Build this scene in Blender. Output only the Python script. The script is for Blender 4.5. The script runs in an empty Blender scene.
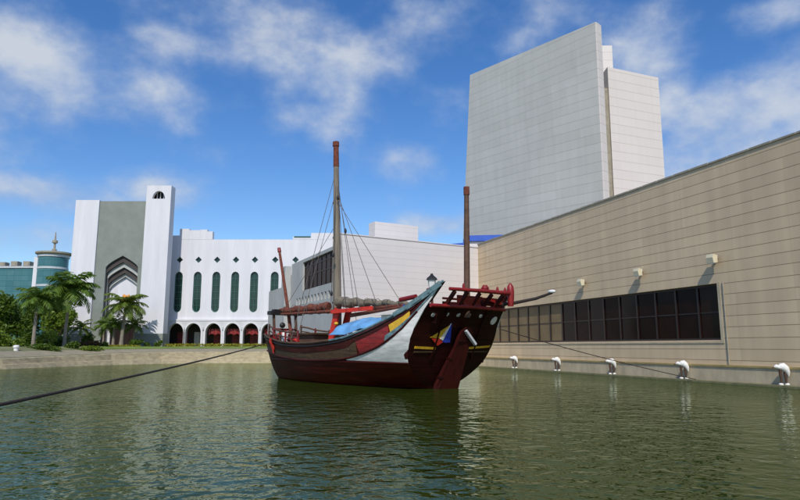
import bpy, bmesh, math, random
from mathutils import Vector, Matrix
from mathutils.geometry import tessellate_polygon

SC = bpy.context.scene
COL = SC.collection
R = math.radians
random.seed(11)

# ------------------------------------------------------------------ camera
F_PX, PITCH, EYE = 620.0, math.atan(97 / 620.0), 2.0
cam_d = bpy.data.cameras.new('camera')
cam_d.sensor_width = 36.0
cam_d.lens = F_PX / 800.0 * 36.0
cam_d.clip_start, cam_d.clip_end = 0.1, 9000
cam = bpy.data.objects.new('camera', cam_d)
COL.objects.link(cam)
cam.location = (0, 0, EYE)
cam.rotation_euler = (R(90) + PITCH, 0, 0)
SC.camera = cam


def ray(px, py):
    u = 250 - py
    c, s = math.cos(PITCH), math.sin(PITCH)
    return Vector((px - 400, F_PX * c - u * s, F_PX * s + u * c))


def at(px, py, Y):
    r = ray(px, py)
    return Vector((0, 0, EYE)) + r * (Y / r.y)


# ------------------------------------------------------------------ light
SUN_EL = 46.0
SUN_AZ = math.atan2(-0.06, -1.0)            # compass angle from +Y towards +X
sun_dir = Vector((math.sin(SUN_AZ) * math.cos(R(SUN_EL)), math.cos(SUN_AZ) * math.cos(R(SUN_EL)), math.sin(R(SUN_EL))))
sun_d = bpy.data.lights.new('sun', 'SUN')
sun_d.energy = 3.6
sun_d.angle = R(0.5)
sun_d.color = (1.0, 0.95, 0.87)
sun = bpy.data.objects.new('sun', sun_d)
COL.objects.link(sun)
sun.rotation_euler = sun_dir.to_track_quat('Z', 'Y').to_euler()

SC.view_settings.view_transform = 'Standard'
SC.view_settings.look = 'None'
SC.view_settings.exposure = 0.0
SC.view_settings.gamma = 1.0
SC.view_settings.use_curve_mapping = False

# ------------------------------------------------------------------ world: sky with clouds
W = bpy.data.worlds.new('World')
SC.world = W
W.use_nodes = True
nt = W.node_tree
for n in list(nt.nodes):
    nt.nodes.remove(n)


def N(tree, typ, **kw):
    n = tree.nodes.new(typ)
    for k, v in kw.items():
        setattr(n, k, v)
    return n


def mth(tree, op, a, b=None, clamp=False):
    n = tree.nodes.new('ShaderNodeMath')
    n.operation = op
    n.use_clamp = clamp
    for i, v in enumerate((a, b)):
        if v is None:
            continue
        if isinstance(v, (int, float)):
            n.inputs[i].default_value = v
        else:
            tree.links.new(v, n.inputs[i])
    return n.outputs[0]


sky = N(nt, 'ShaderNodeTexSky', sky_type='NISHITA')
sky.sun_disc = False
sky.sun_elevation = R(SUN_EL)
sky.sun_rotation = SUN_AZ
sky.altitude = 0
sky.air_density = 1.0
sky.dust_density = 0.4
sky.ozone_density = 3.0
hsv = N(nt, 'ShaderNodeHueSaturation')
hsv.inputs['Hue'].default_value = 0.508
hsv.inputs['Saturation'].default_value = 1.28
hsv.inputs['Value'].default_value = 1.46
nt.links.new(sky.outputs[0], hsv.inputs['Color'])
tc = N(nt, 'ShaderNodeTexCoord')
sep = N(nt, 'ShaderNodeSeparateXYZ')
nt.links.new(tc.outputs['Generated'], sep.inputs[0])
az = mth(nt, 'ARCTAN2', sep.outputs[0], sep.outputs[1])
el = mth(nt, 'ARCSINE', sep.outputs[2])
noi = N(nt, 'ShaderNodeTexNoise')
noi.inputs['Scale'].default_value = 7.5
noi.inputs['Detail'].default_value = 9.0
noi.inputs['Roughness'].default_value = 0.56
noi.inputs['Distortion'].default_value = 0.0
mp = N(nt, 'ShaderNodeMapping')
mp.inputs['Scale'].default_value = (1.0, 1.0, 1.45)
mp.inputs['Location'].default_value = (0.3, 0.7, 0.2)
nt.links.new(tc.outputs['Generated'], mp.inputs[0])
nt.links.new(mp.outputs[0], noi.inputs[0])
noi2 = N(nt, 'ShaderNodeTexNoise')
noi2.inputs['Scale'].default_value = 2.2
noi2.inputs['Detail'].default_value = 4.0
nt.links.new(mp.outputs[0], noi2.inputs[0])
# cloud banks: (photo place only used to read the direction in the sky), half widths in photo px, strength
CLOUDS = [(55, 75, 105, 55, 1.0), (120, 95, 90, 42, .8), (175, 122, 50, 22, .45), (290, 66, 95, 40, .72), (345, 92, 62, 44, .95), (315, 108, 60, 26, .7),
          (260, 20, 210, 50, .58), (470, 18, 150, 50, .60), (180, 35, 90, 35, .5), (560, 20, 80, 30, .45),
          (40, 192, 120, 22, 1.0), (150, 192, 60, 22, .85), (640, 66, 58, 52, .95), (670, 100, 40, 50, .8), (730, 128, 80, 55, 1.05),
          (795, 100, 80, 50, 1.0), (690, 165, 90, 30, .8), (415, 160, 36, 24, .62), (425, 95, 50, 34, .5), (430, 120, 30, 40, .45), (440, 224, 70, 16, .95),
          (770, 14, 50, 20, .75), (40, 235, 160, 22, .6), (300, 205, 120, 18, .30), (220, 150, 60, 18, .35),
          (330, 75, 110, 55, .85), (-150, 120, 160, 70, .8), (980, 130, 140, 80, .8), (480, -160, 200, 60, .6), (140, -200, 220, 60, .6), (860, -240, 200, 70, .6)]
acc = None
for (cx, cy, rx, ry, st) in CLOUDS:
    d = ray(cx, cy).normalized()
    a0, e0 = math.atan2(d.x, d.y), math.asin(d.z)
    u = mth(nt, 'MULTIPLY', mth(nt, 'SUBTRACT', az, a0), 640.0 / rx)
    v = mth(nt, 'MULTIPLY', mth(nt, 'SUBTRACT', el, e0), 640.0 / ry)
    r2 = mth(nt, 'ADD', mth(nt, 'MULTIPLY', u, u), mth(nt, 'MULTIPLY', v, v))
    g = mth(nt, 'MULTIPLY', mth(nt, 'POWER', 2.718, mth(nt, 'MULTIPLY', r2, -1.1)), st)
    acc = g if acc is None else mth(nt, 'MAXIMUM', acc, g)
dens = mth(nt, 'ADD', mth(nt, 'MULTIPLY', acc, 1.0), mth(nt, 'MULTIPLY', mth(nt, 'SUBTRACT', noi.outputs[0], 0.5), 1.9))
dens = mth(nt, 'ADD', dens, mth(nt, 'MULTIPLY', mth(nt, 'SUBTRACT', noi2.outputs[0], 0.5), 0.5))
mr = N(nt, 'ShaderNodeMapRange', interpolation_type='SMOOTHSTEP')
mr.inputs['From Min'].default_value = 0.16
mr.inputs['From Max'].default_value = 1.12
nt.links.new(dens, mr.inputs['Value'])
up = mth(nt, 'MULTIPLY', mth(nt, 'ADD', sep.outputs[2], 0.02), 40.0, True)
fac = mth(nt, 'MULTIPLY', mth(nt, 'MULTIPLY', mr.outputs[0], up), 0.86)
ccol = N(nt, 'ShaderNodeMix', data_type='RGBA')
ccol.inputs[6].default_value = (3.3, 4.5, 6.8, 1)
ccol.inputs[7].default_value = (6.6, 7.0, 7.5, 1)
csh = N(nt, 'ShaderNodeMapRange')
csh.inputs['From Min'].default_value = 0.34
csh.inputs['From Max'].default_value = 0.62
nt.links.new(noi.outputs[0], csh.inputs['Value'])
nt.links.new(mth(nt, 'MULTIPLY', csh.outputs[0], mth(nt, 'ADD', mth(nt, 'MULTIPLY', mr.outputs[0], 0.8), 0.2)), ccol.inputs[0])
mix = N(nt, 'ShaderNodeMix', data_type='RGBA')
nt.links.new(fac, mix.inputs[0])
nt.links.new(hsv.outputs[0], mix.inputs[6])
nt.links.new(ccol.outputs[2], mix.inputs[7])
bg = N(nt, 'ShaderNodeBackground')
bg.inputs['Strength'].default_value = 0.10
nt.links.new(mix.outputs[2], bg.inputs['Color'])
wo = N(nt, 'ShaderNodeOutputWorld')
nt.links.new(bg.outputs[0], wo.inputs['Surface'])

# ------------------------------------------------------------------ materials


def base_mat(name):
    m = bpy.data.materials.new(name)
    m.use_nodes = True
    return m, m.node_tree, m.node_tree.nodes['Principled BSDF']


def mat(name, col, rough=0.6, var=0.25, scale=3.0, bump=0.0, spec=0.5, metal=0.0, stretch=(1, 1, 1), col2=None, detail=6, seam=0.0, worn=None):
    """colour mottled by noise in the object's own space"""
    m, t, b = base_mat(name)
    b.inputs['Roughness'].default_value = rough
    b.inputs['Metallic'].default_value = metal
    b.inputs['Specular IOR Level'].default_value = spec
    tcn = N(t, 'ShaderNodeTexCoord')
    mpn = N(t, 'ShaderNodeMapping')
    mpn.inputs['Scale'].default_value = stretch
    t.links.new(tcn.outputs['Object'], mpn.inputs[0])
    no = N(t, 'ShaderNodeTexNoise')
    no.inputs['Scale'].default_value = scale
    no.inputs['Detail'].default_value = detail
    no.inputs['Roughness'].default_value = 0.65
    t.links.new(mpn.outputs[0], no.inputs[0])
    cr = N(t, 'ShaderNodeMix', data_type='RGBA')
    hi = [min(1, c * (1 + var)) for c in col]
    lo = [c * (1 - var) for c in col] if col2 is None else col2
    cr.inputs[6].default_value = (*lo, 1)
    cr.inputs[7].default_value = (*hi, 1)
    rng = N(t, 'ShaderNodeMapRange')
    rng.inputs['From Min'].default_value = 0.3
    rng.inputs['From Max'].default_value = 0.7
    t.links.new(no.outputs[0], rng.inputs['Value'])
    t.links.new(rng.outputs[0], cr.inputs[0])
    out = cr.outputs[2]
    if worn:      # paint scuffed back to bare wood in thin streaks
        n2 = N(t, 'ShaderNodeTexNoise')
        n2.inputs['Scale'].default_value = scale * 1.7
        n2.inputs['Detail'].default_value = 8
        n2.inputs['Roughness'].default_value = 0.75
        t.links.new(mpn.outputs[0], n2.inputs[0])
        r2 = N(t, 'ShaderNodeMapRange')
        r2.inputs['From Min'].default_value = 0.56
        r2.inputs['From Max'].default_value = 0.70
        t.links.new(n2.outputs[0], r2.inputs['Value'])
        m2 = N(t, 'ShaderNodeMix', data_type='RGBA')
        t.links.new(mth(t, 'MULTIPLY', r2.outputs[0], 0.75), m2.inputs[0])
        t.links.new(out, m2.inputs[6])
        m2.inputs[7].default_value = (*worn, 1)
        out = m2.outputs[2]
    if seam:      # caulked joints between level planks
        sx = N(t, 'ShaderNodeSeparateXYZ')
        t.links.new(tcn.outputs['Object'], sx.inputs[0])
        ln = mth(t, 'LESS_THAN', mth(t, 'FRACT', mth(t, 'DIVIDE', sx.outputs[2], seam)), 0.09)
        m3 = N(t, 'ShaderNodeMix', data_type='RGBA')
        t.links.new(mth(t, 'MULTIPLY', ln, 0.65), m3.inputs[0])
        t.links.new(out, m3.inputs[6])
        m3.inputs[7].default_value = (col[0] * .25, col[1] * .3, col[2] * .3, 1)
        out = m3.outputs[2]
    t.links.new(out, b.inputs['Base Color'])
    if bump:
        bp = N(t, 'ShaderNodeBump')
        bp.inputs['Strength'].default_value = bump
        bp.inputs['Distance'].default_value = 0.03
        t.links.new(no.outputs[0], bp.inputs['Height'])
        t.links.new(bp.outputs[0], b.inputs['Normal'])
    return m


def tile_mat(name, c1, c2, joint, w, h, mortar=0.03, streak=0.2, bump=0.6, rough=0.55, vert=0.35):
    """stone panels: level joints, fainter upright joints, each slab its own tone, rain streaks"""
    m, t, b = base_mat(name)
    b.inputs['Roughness'].default_value = rough
    b.inputs['Specular IOR Level'].default_value = 0.3
    tcn = N(t, 'ShaderNodeTexCoord')
    sp = N(t, 'ShaderNodeSeparateXYZ')
    t.links.new(tcn.outputs['Object'], sp.inputs[0])
    uu = mth(t, 'DIVIDE', mth(t, 'ADD', sp.outputs[0], sp.outputs[1]), w)
    vv = mth(t, 'DIVIDE', sp.outputs[2], h)
    jh = mth(t, 'LESS_THAN', mth(t, 'FRACT', vv), mortar / h)
    jv = mth(t, 'MULTIPLY', mth(t, 'LESS_THAN', mth(t, 'FRACT', uu), mortar / w * .8), vert)
    j = mth(t, 'MAXIMUM', jh, jv)
    cb = N(t, 'ShaderNodeCombineXYZ')
    t.links.new(mth(t, 'ADD', sp.outputs[0], sp.outputs[1]), cb.inputs[0])
    t.links.new(sp.outputs[2], cb.inputs[1])
    fl = N(t, 'ShaderNodeCombineXYZ')
    t.links.new(mth(t, 'FLOOR', uu), fl.inputs[0])
    t.links.new(mth(t, 'FLOOR', vv), fl.inputs[1])
    wn = N(t, 'ShaderNodeTexWhiteNoise', noise_dimensions='2D')
    t.links.new(fl.outputs[0], wn.inputs['Vector'])
    mixc = N(t, 'ShaderNodeMix', data_type='RGBA')
    mixc.inputs[6].default_value = (*c1, 1)
    mixc.inputs[7].default_value = (*c2, 1)
    t.links.new(wn.outputs['Value'], mixc.inputs[0])
    mixj = N(t, 'ShaderNodeMix', data_type='RGBA')
    t.links.new(j, mixj.inputs[0])
    t.links.new(mixc.outputs[2], mixj.inputs[6])
    mixj.inputs[7].default_value = (*joint, 1)
    mp1 = N(t, 'ShaderNodeMapping')
    mp1.inputs['Scale'].default_value = (1.3, 0.12, 1)
    t.links.new(cb.outputs[0], mp1.inputs[0])
    no = N(t, 'ShaderNodeTexNoise')
    no.inputs['Scale'].default_value = 1.0
    no.inputs['Detail'].default_value = 7
    t.links.new(mp1.outputs[0], no.inputs[0])
    no2 = N(t, 'ShaderNodeTexNoise')
    no2.inputs['Scale'].default_value = 0.16
    no2.inputs['Detail'].default_value = 5
    t.links.new(cb.outputs[0], no2.inputs[0])
    sv = mth(t, 'ADD', mth(t, 'MULTIPLY', no.outputs[0], streak), mth(t, 'MULTIPLY', no2.outputs[0], streak))
    sv = mth(t, 'SUBTRACT', 1.0 + streak, sv)
    hs = N(t, 'ShaderNodeHueSaturation')
    t.links.new(sv, hs.inputs['Value'])
    t.links.new(mixj.outputs[2], hs.inputs['Color'])
    t.links.new(hs.outputs[0], b.inputs['Base Color'])
    bp = N(t, 'ShaderNodeBump', invert=True)
    bp.inputs['Strength'].default_value = bump
    bp.inputs['Distance'].default_value = 0.03
    t.links.new(j, bp.inputs['Height'])
    t.links.new(bp.outputs[0], b.inputs['Normal'])
    return m


def leaf_mat(name, c_lo, c_hi, scale=1.2):
    m, t, b = base_mat(name)
    b.inputs['Roughness'].default_value = 0.5
    b.inputs['Specular IOR Level'].default_value = 0.3
    g = N(t, 'ShaderNodeNewGeometry')
    no = N(t, 'ShaderNodeTexNoise')
    no.inputs['Scale'].default_value = scale
    no.inputs['Detail'].default_value = 3
    tcn = N(t, 'ShaderNodeTexCoord')
    t.links.new(tcn.outputs['Object'], no.inputs[0])
    f = mth(t, 'ADD', mth(t, 'MULTIPLY', g.outputs['Random Per Island'], 0.6), mth(t, 'MULTIPLY', no.outputs[0], 0.5), True)
    mx = N(t, 'ShaderNodeMix', data_type='RGBA')
    mx.inputs[6].default_value = (*c_lo, 1)
    mx.inputs[7].default_value = (*c_hi, 1)
    t.links.new(f, mx.inputs[0])
    t.links.new(mx.outputs[2], b.inputs['Base Color'])
    tr = N(t, 'ShaderNodeBsdfTranslucent')
    t.links.new(mx.outputs[2], tr.inputs[0])
    ms = N(t, 'ShaderNodeMixShader')
    ms.inputs[0].default_value = 0.35
    t.links.new(b.outputs[0], ms.inputs[1])
    t.links.new(tr.outputs[0], ms.inputs[2])
    t.links.new(ms.outputs[0], t.nodes['Material Output'].inputs[0])
    return m


def water_mat():
    m, t, b = base_mat('pond_water')
    b.inputs['Base Color'].default_value = (0.030, 0.050, 0.014, 1)
    b.inputs['Roughness'].default_value = 0.04
    b.inputs['IOR'].default_value = 1.33
    b.inputs['Specular IOR Level'].default_value = 0.36
    b.inputs['Specular Tint'].default_value = (0.82, 0.95, 0.68, 1)
    tcn = N(t, 'ShaderNodeTexCoord')
    hsum = None
    for (sc, rot, sx, sy, amp, det) in ((0.5, 25, 0.7, 1.0, 0.020, 2), (1.5, -28, 0.9, 1.0, 0.068, 2), (3.1, 22, 0.95, 1.0, 0.040, 2)):
        mpn = N(t, 'ShaderNodeMapping')
        mpn.inputs['Rotation'].default_value = (0, 0, R(rot))
        mpn.inputs['Scale'].default_value = (sx, sy, 1)
        t.links.new(tcn.outputs['Object'], mpn.inputs[0])
        no = N(t, 'ShaderNodeTexNoise')
        no.inputs['Scale'].default_value = sc
        no.inputs['Detail'].default_value = det
        no.inputs['Roughness'].default_value = 0.55
        no.inputs['Distortion'].default_value = 0.4
        t.links.new(mpn.outputs[0], no.inputs[0])
        h = mth(t, 'MULTIPLY', no.outputs[0], amp)
        hsum = h if hsum is None else mth(t, 'ADD', hsum, h)
    # calmer and rougher patches of breeze
    no = N(t, 'ShaderNodeTexNoise')
    no.inputs['Scale'].default_value = 0.07
    no.inputs['Detail'].default_value = 3
    t.links.new(tcn.outputs['Object'], no.inputs[0])
    k = mth(t, 'ADD', mth(t, 'MULTIPLY', no.outputs[0], 3.2), -0.6)
    bp = N(t, 'ShaderNodeBump')
    bp.inputs['Strength'].default_value = 1.0
    bp.inputs['Distance'].default_value = 1.0
    t.links.new(mth(t, 'MULTIPLY', hsum, k), bp.inputs['Height'])
    t.links.new(bp.outputs[0], b.inputs['Normal'])
    # drifting silt
    no3 = N(t, 'ShaderNodeTexNoise')
    no3.inputs['Scale'].default_value = 0.05
    no3.inputs['Detail'].default_value = 4
    t.links.new(tcn.outputs['Object'], no3.inputs[0])
    mx = N(t, 'ShaderNodeMix', data_type='RGBA')
    mx.inputs[6].default_value = (0.019, 0.031, 0.004, 1)
    mx.inputs[7].default_value = (0.036, 0.053, 0.008, 1)
    t.links.new(no3.outputs[0], mx.inputs[0])
    df = N(t, 'ShaderNodeBsdfDiffuse')
    t.links.new(mx.outputs[2], df.inputs['Color'])
    gl_ = N(t, 'ShaderNodeBsdfGlossy')
    gl_.inputs['Color'].default_value = (0.74, 0.82, 0.66, 1)
    gl_.inputs['Roughness'].default_value = 0.03
    t.links.new(bp.outputs[0], gl_.inputs['Normal'])
    fr = N(t, 'ShaderNodeFresnel')
    fr.inputs['IOR'].default_value = 1.33
    t.links.new(bp.outputs[0], fr.inputs['Normal'])
    ms = N(t, 'ShaderNodeMixShader')
    t.links.new(mth(t, 'MULTIPLY', fr.outputs[0], 0.9), ms.inputs[0])
    t.links.new(df.outputs[0], ms.inputs[1])
    t.links.new(gl_.outputs[0], ms.inputs[2])
    t.links.new(ms.outputs[0], t.nodes['Material Output'].inputs[0])
    return m


M = {}
M['water'] = water_mat()
M['ground'] = mat('dry_earth', (0.16, 0.17, 0.07), 0.95, 0.3, 0.3)
M['lawn'] = mat('lawn_grass', (0.13, 0.19, 0.022), 0.9, 0.35, 0.8, 0.4)
M['paving'] = mat('paving_stone', (0.27, 0.235, 0.155), 0.85, 0.18, 1.2, 0.2)
M['bank'] = mat('bank_stone', (0.36, 0.30, 0.185), 0.85, 0.3, 1.6, 0.25, stretch=(1, 1, 2.5))
M['wall'] = tile_mat('beige_panels', (0.585, 0.445, 0.285), (0.64, 0.49, 0.315), (0.27, 0.20, 0.12), 3.6, 0.62, 0.036, 0.42, vert=.14)
M['plinth'] = mat('plinth_stone', (0.47, 0.39, 0.26), 0.7, 0.22, 1.3, 0.2, stretch=(1, 1, .4))
M['ledge'] = mat('ledge_ochre', (0.36, 0.27, 0.10), 0.7, 0.25, 1.5)
M['algae'] = mat('damp_stone', (0.17, 0.16, 0.08), 0.6, 0.4, 2.0, 0.3)
M['pale'] = tile_mat('pale_panels', (0.66, 0.61, 0.585), (0.69, 0.64, 0.61), (0.56, 0.50, 0.475), 3.6, 0.62, 0.035, 0.08, 0.3, vert=.2)
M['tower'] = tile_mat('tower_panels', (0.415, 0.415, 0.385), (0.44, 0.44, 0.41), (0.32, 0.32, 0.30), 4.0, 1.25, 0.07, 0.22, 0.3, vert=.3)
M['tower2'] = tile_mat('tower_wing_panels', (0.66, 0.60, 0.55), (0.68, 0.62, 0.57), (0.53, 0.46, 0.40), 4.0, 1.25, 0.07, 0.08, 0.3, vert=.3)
M['white'] = mat('white_render', (0.655, 0.645, 0.665), 0.75, 0.085, 0.9, 0.05, stretch=(1, 1, .12), detail=9)
M['white2'] = mat('greyish_render', (0.56, 0.56, 0.56), 0.75, 0.10, 0.5, stretch=(1, 1, .3))
M['grey'] = mat('grey_render', (0.215, 0.235, 0.205), 0.8, 0.12, 0.6, 0.1)
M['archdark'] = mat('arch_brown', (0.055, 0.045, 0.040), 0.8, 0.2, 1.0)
M['archlight'] = mat('arch_grey', (0.40, 0.41, 0.38), 0.8, 0.1, 1.0)
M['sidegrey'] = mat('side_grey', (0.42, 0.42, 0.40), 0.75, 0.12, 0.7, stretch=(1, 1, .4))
M['coping'] = mat('coping_stone', (0.30, 0.27, 0.21), 0.8, 0.2, 2.0)
M['glass_dark'] = mat('brown_glass', (0.014, 0.0045, 0.0035), 0.2, 0.4, 0.4, spec=.12)
M['glass_dark2'] = mat('brown_glass_deep', (0.008, 0.003, 0.0025), 0.12, 0.4, 0.6, spec=.2)
M['glass_dark3'] = mat('brown_glass_reddish', (0.011, 0.004, 0.003), 0.3, 0.5, 0.7, spec=.1)
M['glass_tan'] = mat('tan_blind_glass', (0.19, 0.135, 0.07), 0.3, 0.2, 0.5, spec=.15)
M['frame_dark'] = mat('bronze_frame', (0.016, 0.0065, 0.005), 0.4, 0.2, 2)
M['green_glass'] = mat('green_glass', (0.010, 0.035, 0.026), 0.15, 0.3, 1.5)
M['green_frame'] = mat('green_frame', (0.03, 0.10, 0.075), 0.5, 0.2, 2)
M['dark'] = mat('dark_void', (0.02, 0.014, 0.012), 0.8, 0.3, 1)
M['red_door'] = mat('red_door', (0.16, 0.012, 0.012), 0.6, 0.3, 1.2)
M['blue'] = mat('blue_panel', (0.035, 0.10, 0.45), 0.4, 0.2, 0.6)
M['teal'] = tile_mat('teal_curtain_wall', (0.045, 0.145, 0.165), (0.075, 0.19, 0.205), (0.02, 0.12, 0.13), 2.4, 1.8, 0.12, 0.25, 0.2, 0.25, vert=.8)
M['lightgrey'] = mat('light_grey_metal', (0.50, 0.52, 0.53), 0.5, 0.12, 0.8)
M['lamp'] = mat('lamp_cream', (0.62, 0.55, 0.38), 0.5, 0.12, 5)
M['lampglass'] = mat('lamp_glass', (0.70, 0.70, 0.66), 0.15, 0.05, 5)
M['bracket'] = mat('bracket_brown', (0.07, 0.035, 0.02), 0.6, 0.3, 6)
M['ornwhite'] = mat('ornament_white', (0.74, 0.72, 0.68), 0.6, 0.14, 6, 0.2)
# boat
M['maroon'] = mat('maroon_planks', (0.050, 0.0065, 0.0048), 0.5, seam=.27, worn=(.14, .06, .04), var=0.45, scale=2.2, bump=0.35, spec=.18, stretch=(.25, .25, 3.2))
M['maroon2'] = mat('lower_hull_planks', (0.062, 0.0065, 0.0036), 0.5, seam=.24, worn=(.10, .035, .02), var=0.45, scale=2.2, bump=0.35, spec=.18, stretch=(.25, .25, 3.2))
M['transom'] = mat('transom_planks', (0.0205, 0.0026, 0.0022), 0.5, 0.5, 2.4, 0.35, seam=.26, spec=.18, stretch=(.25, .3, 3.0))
M['rudder'] = mat('rudder_red', (0.036, 0.0042, 0.003), 0.55, spec=.2, var=0.35, scale=2.4, bump=0.3, stretch=(2, 2, .4))
M['red'] = mat('red_paint', (0.22, 0.010, 0.010), 0.45, 0.35, 3.0, 0.15)
M['redpanel'] = mat('red_panel_paint', (0.23, 0.012, 0.011), 0.5, 0.45, 3.0, 0.15, seam=.27, worn=(.20, .15, .11), stretch=(.6, .6, 2))
M['brightred'] = mat('bright_red', (0.60, 0.030, 0.014), 0.6, 0.25, 3.0)
M['yellow'] = mat('yellow_paint', (0.62, 0.36, 0.02), 0.5, 0.25, 4.0)
M['tealpaint'] = mat('teal_paint', (0.11, 0.185, 0.195), 0.5, worn=(.30, .32, .30), var=0.5, scale=3.5, bump=0.1)
M['bpaint'] = mat('blue_paint', (0.02, 0.05, 0.42), 0.5, 0.2, 4)
M['whitepaint'] = mat('white_hull_paint', (0.60, 0.585, 0.54), 0.6, 0.32, 1.7, 0.15, worn=(.40, .37, .32), stretch=(.5, .5, 2.5))
M['olive'] = mat('weathered_olive', (0.070, 0.036, 0.014), 0.7, 0.55, 3.2, 0.3, worn=(.24, .17, .10), seam=.2, stretch=(.4, .4, 3))
M['wood'] = mat('grey_wood', (0.20, 0.165, 0.12), 0.75, 0.35, 2.0, 0.3, stretch=(3, 3, .25))
M['brownwood'] = mat('brown_wood', (0.10, 0.050, 0.028), 0.7, 0.4, 2.0, 0.3, stretch=(.5, 2, 2))
M['deck'] = mat('deck_planks', (0.15, 0.10, 0.06), 0.8, 0.3, 2.0, 0.2, stretch=(.3, 4, 1))
M['sail'] = mat('furled_canvas', (0.16, 0.135, 0.095), 0.9, 0.4, 2.5, 0.6, stretch=(.7, 3, 3))
M['redcanvas'] = mat('red_brown_canvas', (0.15, 0.040, 0.022), 0.9, 0.5, 2.5, 0.6, stretch=(.7, 3, 3))
M['rope'] = mat('dark_rope', (0.035, 0.025, 0.020), 0.9, 0.3, 12)
M['stay'] = mat('stay_rope', (0.12, 0.10, 0.085), 0.9, 0.3, 8)
M['tarp'] = mat('blue_tarpaulin', (0.13, 0.32, 0.56), 0.45, 0.3, 1.8, 0.5)
M['black'] = mat('black_iron', (0.014, 0.013, 0.013), 0.5, 0.3, 4)
# plants
M['palmleaf'] = leaf_mat('palm_leaf', (0.045, 0.105, 0.012), (0.16, 0.24, 0.035))
M['palmleaf2'] = leaf_mat('palm_leaf_yellowish', (0.06, 0.12, 0.015), (0.19, 0.24, 0.035))
M['leafdark'] = leaf_mat('dark_leaf', (0.035, 0.085, 0.010), (0.14, 0.21, 0.022))
M['leafbright'] = leaf_mat('bright_leaf', (0.065, 0.135, 0.012), (0.22, 0.29, 0.03))
M['leafred'] = leaf_mat('red_hedge_leaf', (0.05, 0.035, 0.012), (0.16, 0.07, 0.02))
M['leafyellow'] = leaf_mat('yellow_bed_leaf', (0.20, 0.24, 0.02), (0.42, 0.36, 0.03))
M['bark'] = mat('palm_bark', (0.23, 0.20, 0.155), 0.9, 0.3, 2.5, 0.4, stretch=(1, 1, 4))
M['barkdark'] = mat('tree_bark', (0.09, 0.065, 0.045), 0.9, 0.3, 3, 0.4)
M['orange'] = mat('orange_flowers', (0.62, 0.27, 0.05), 0.8, 0.3, 4)

# ------------------------------------------------------------------ mesh helpers


def smooth(t):
    t = max(0.0, min(1.0, t))
    return t * t * (3 - 2 * t)


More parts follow.
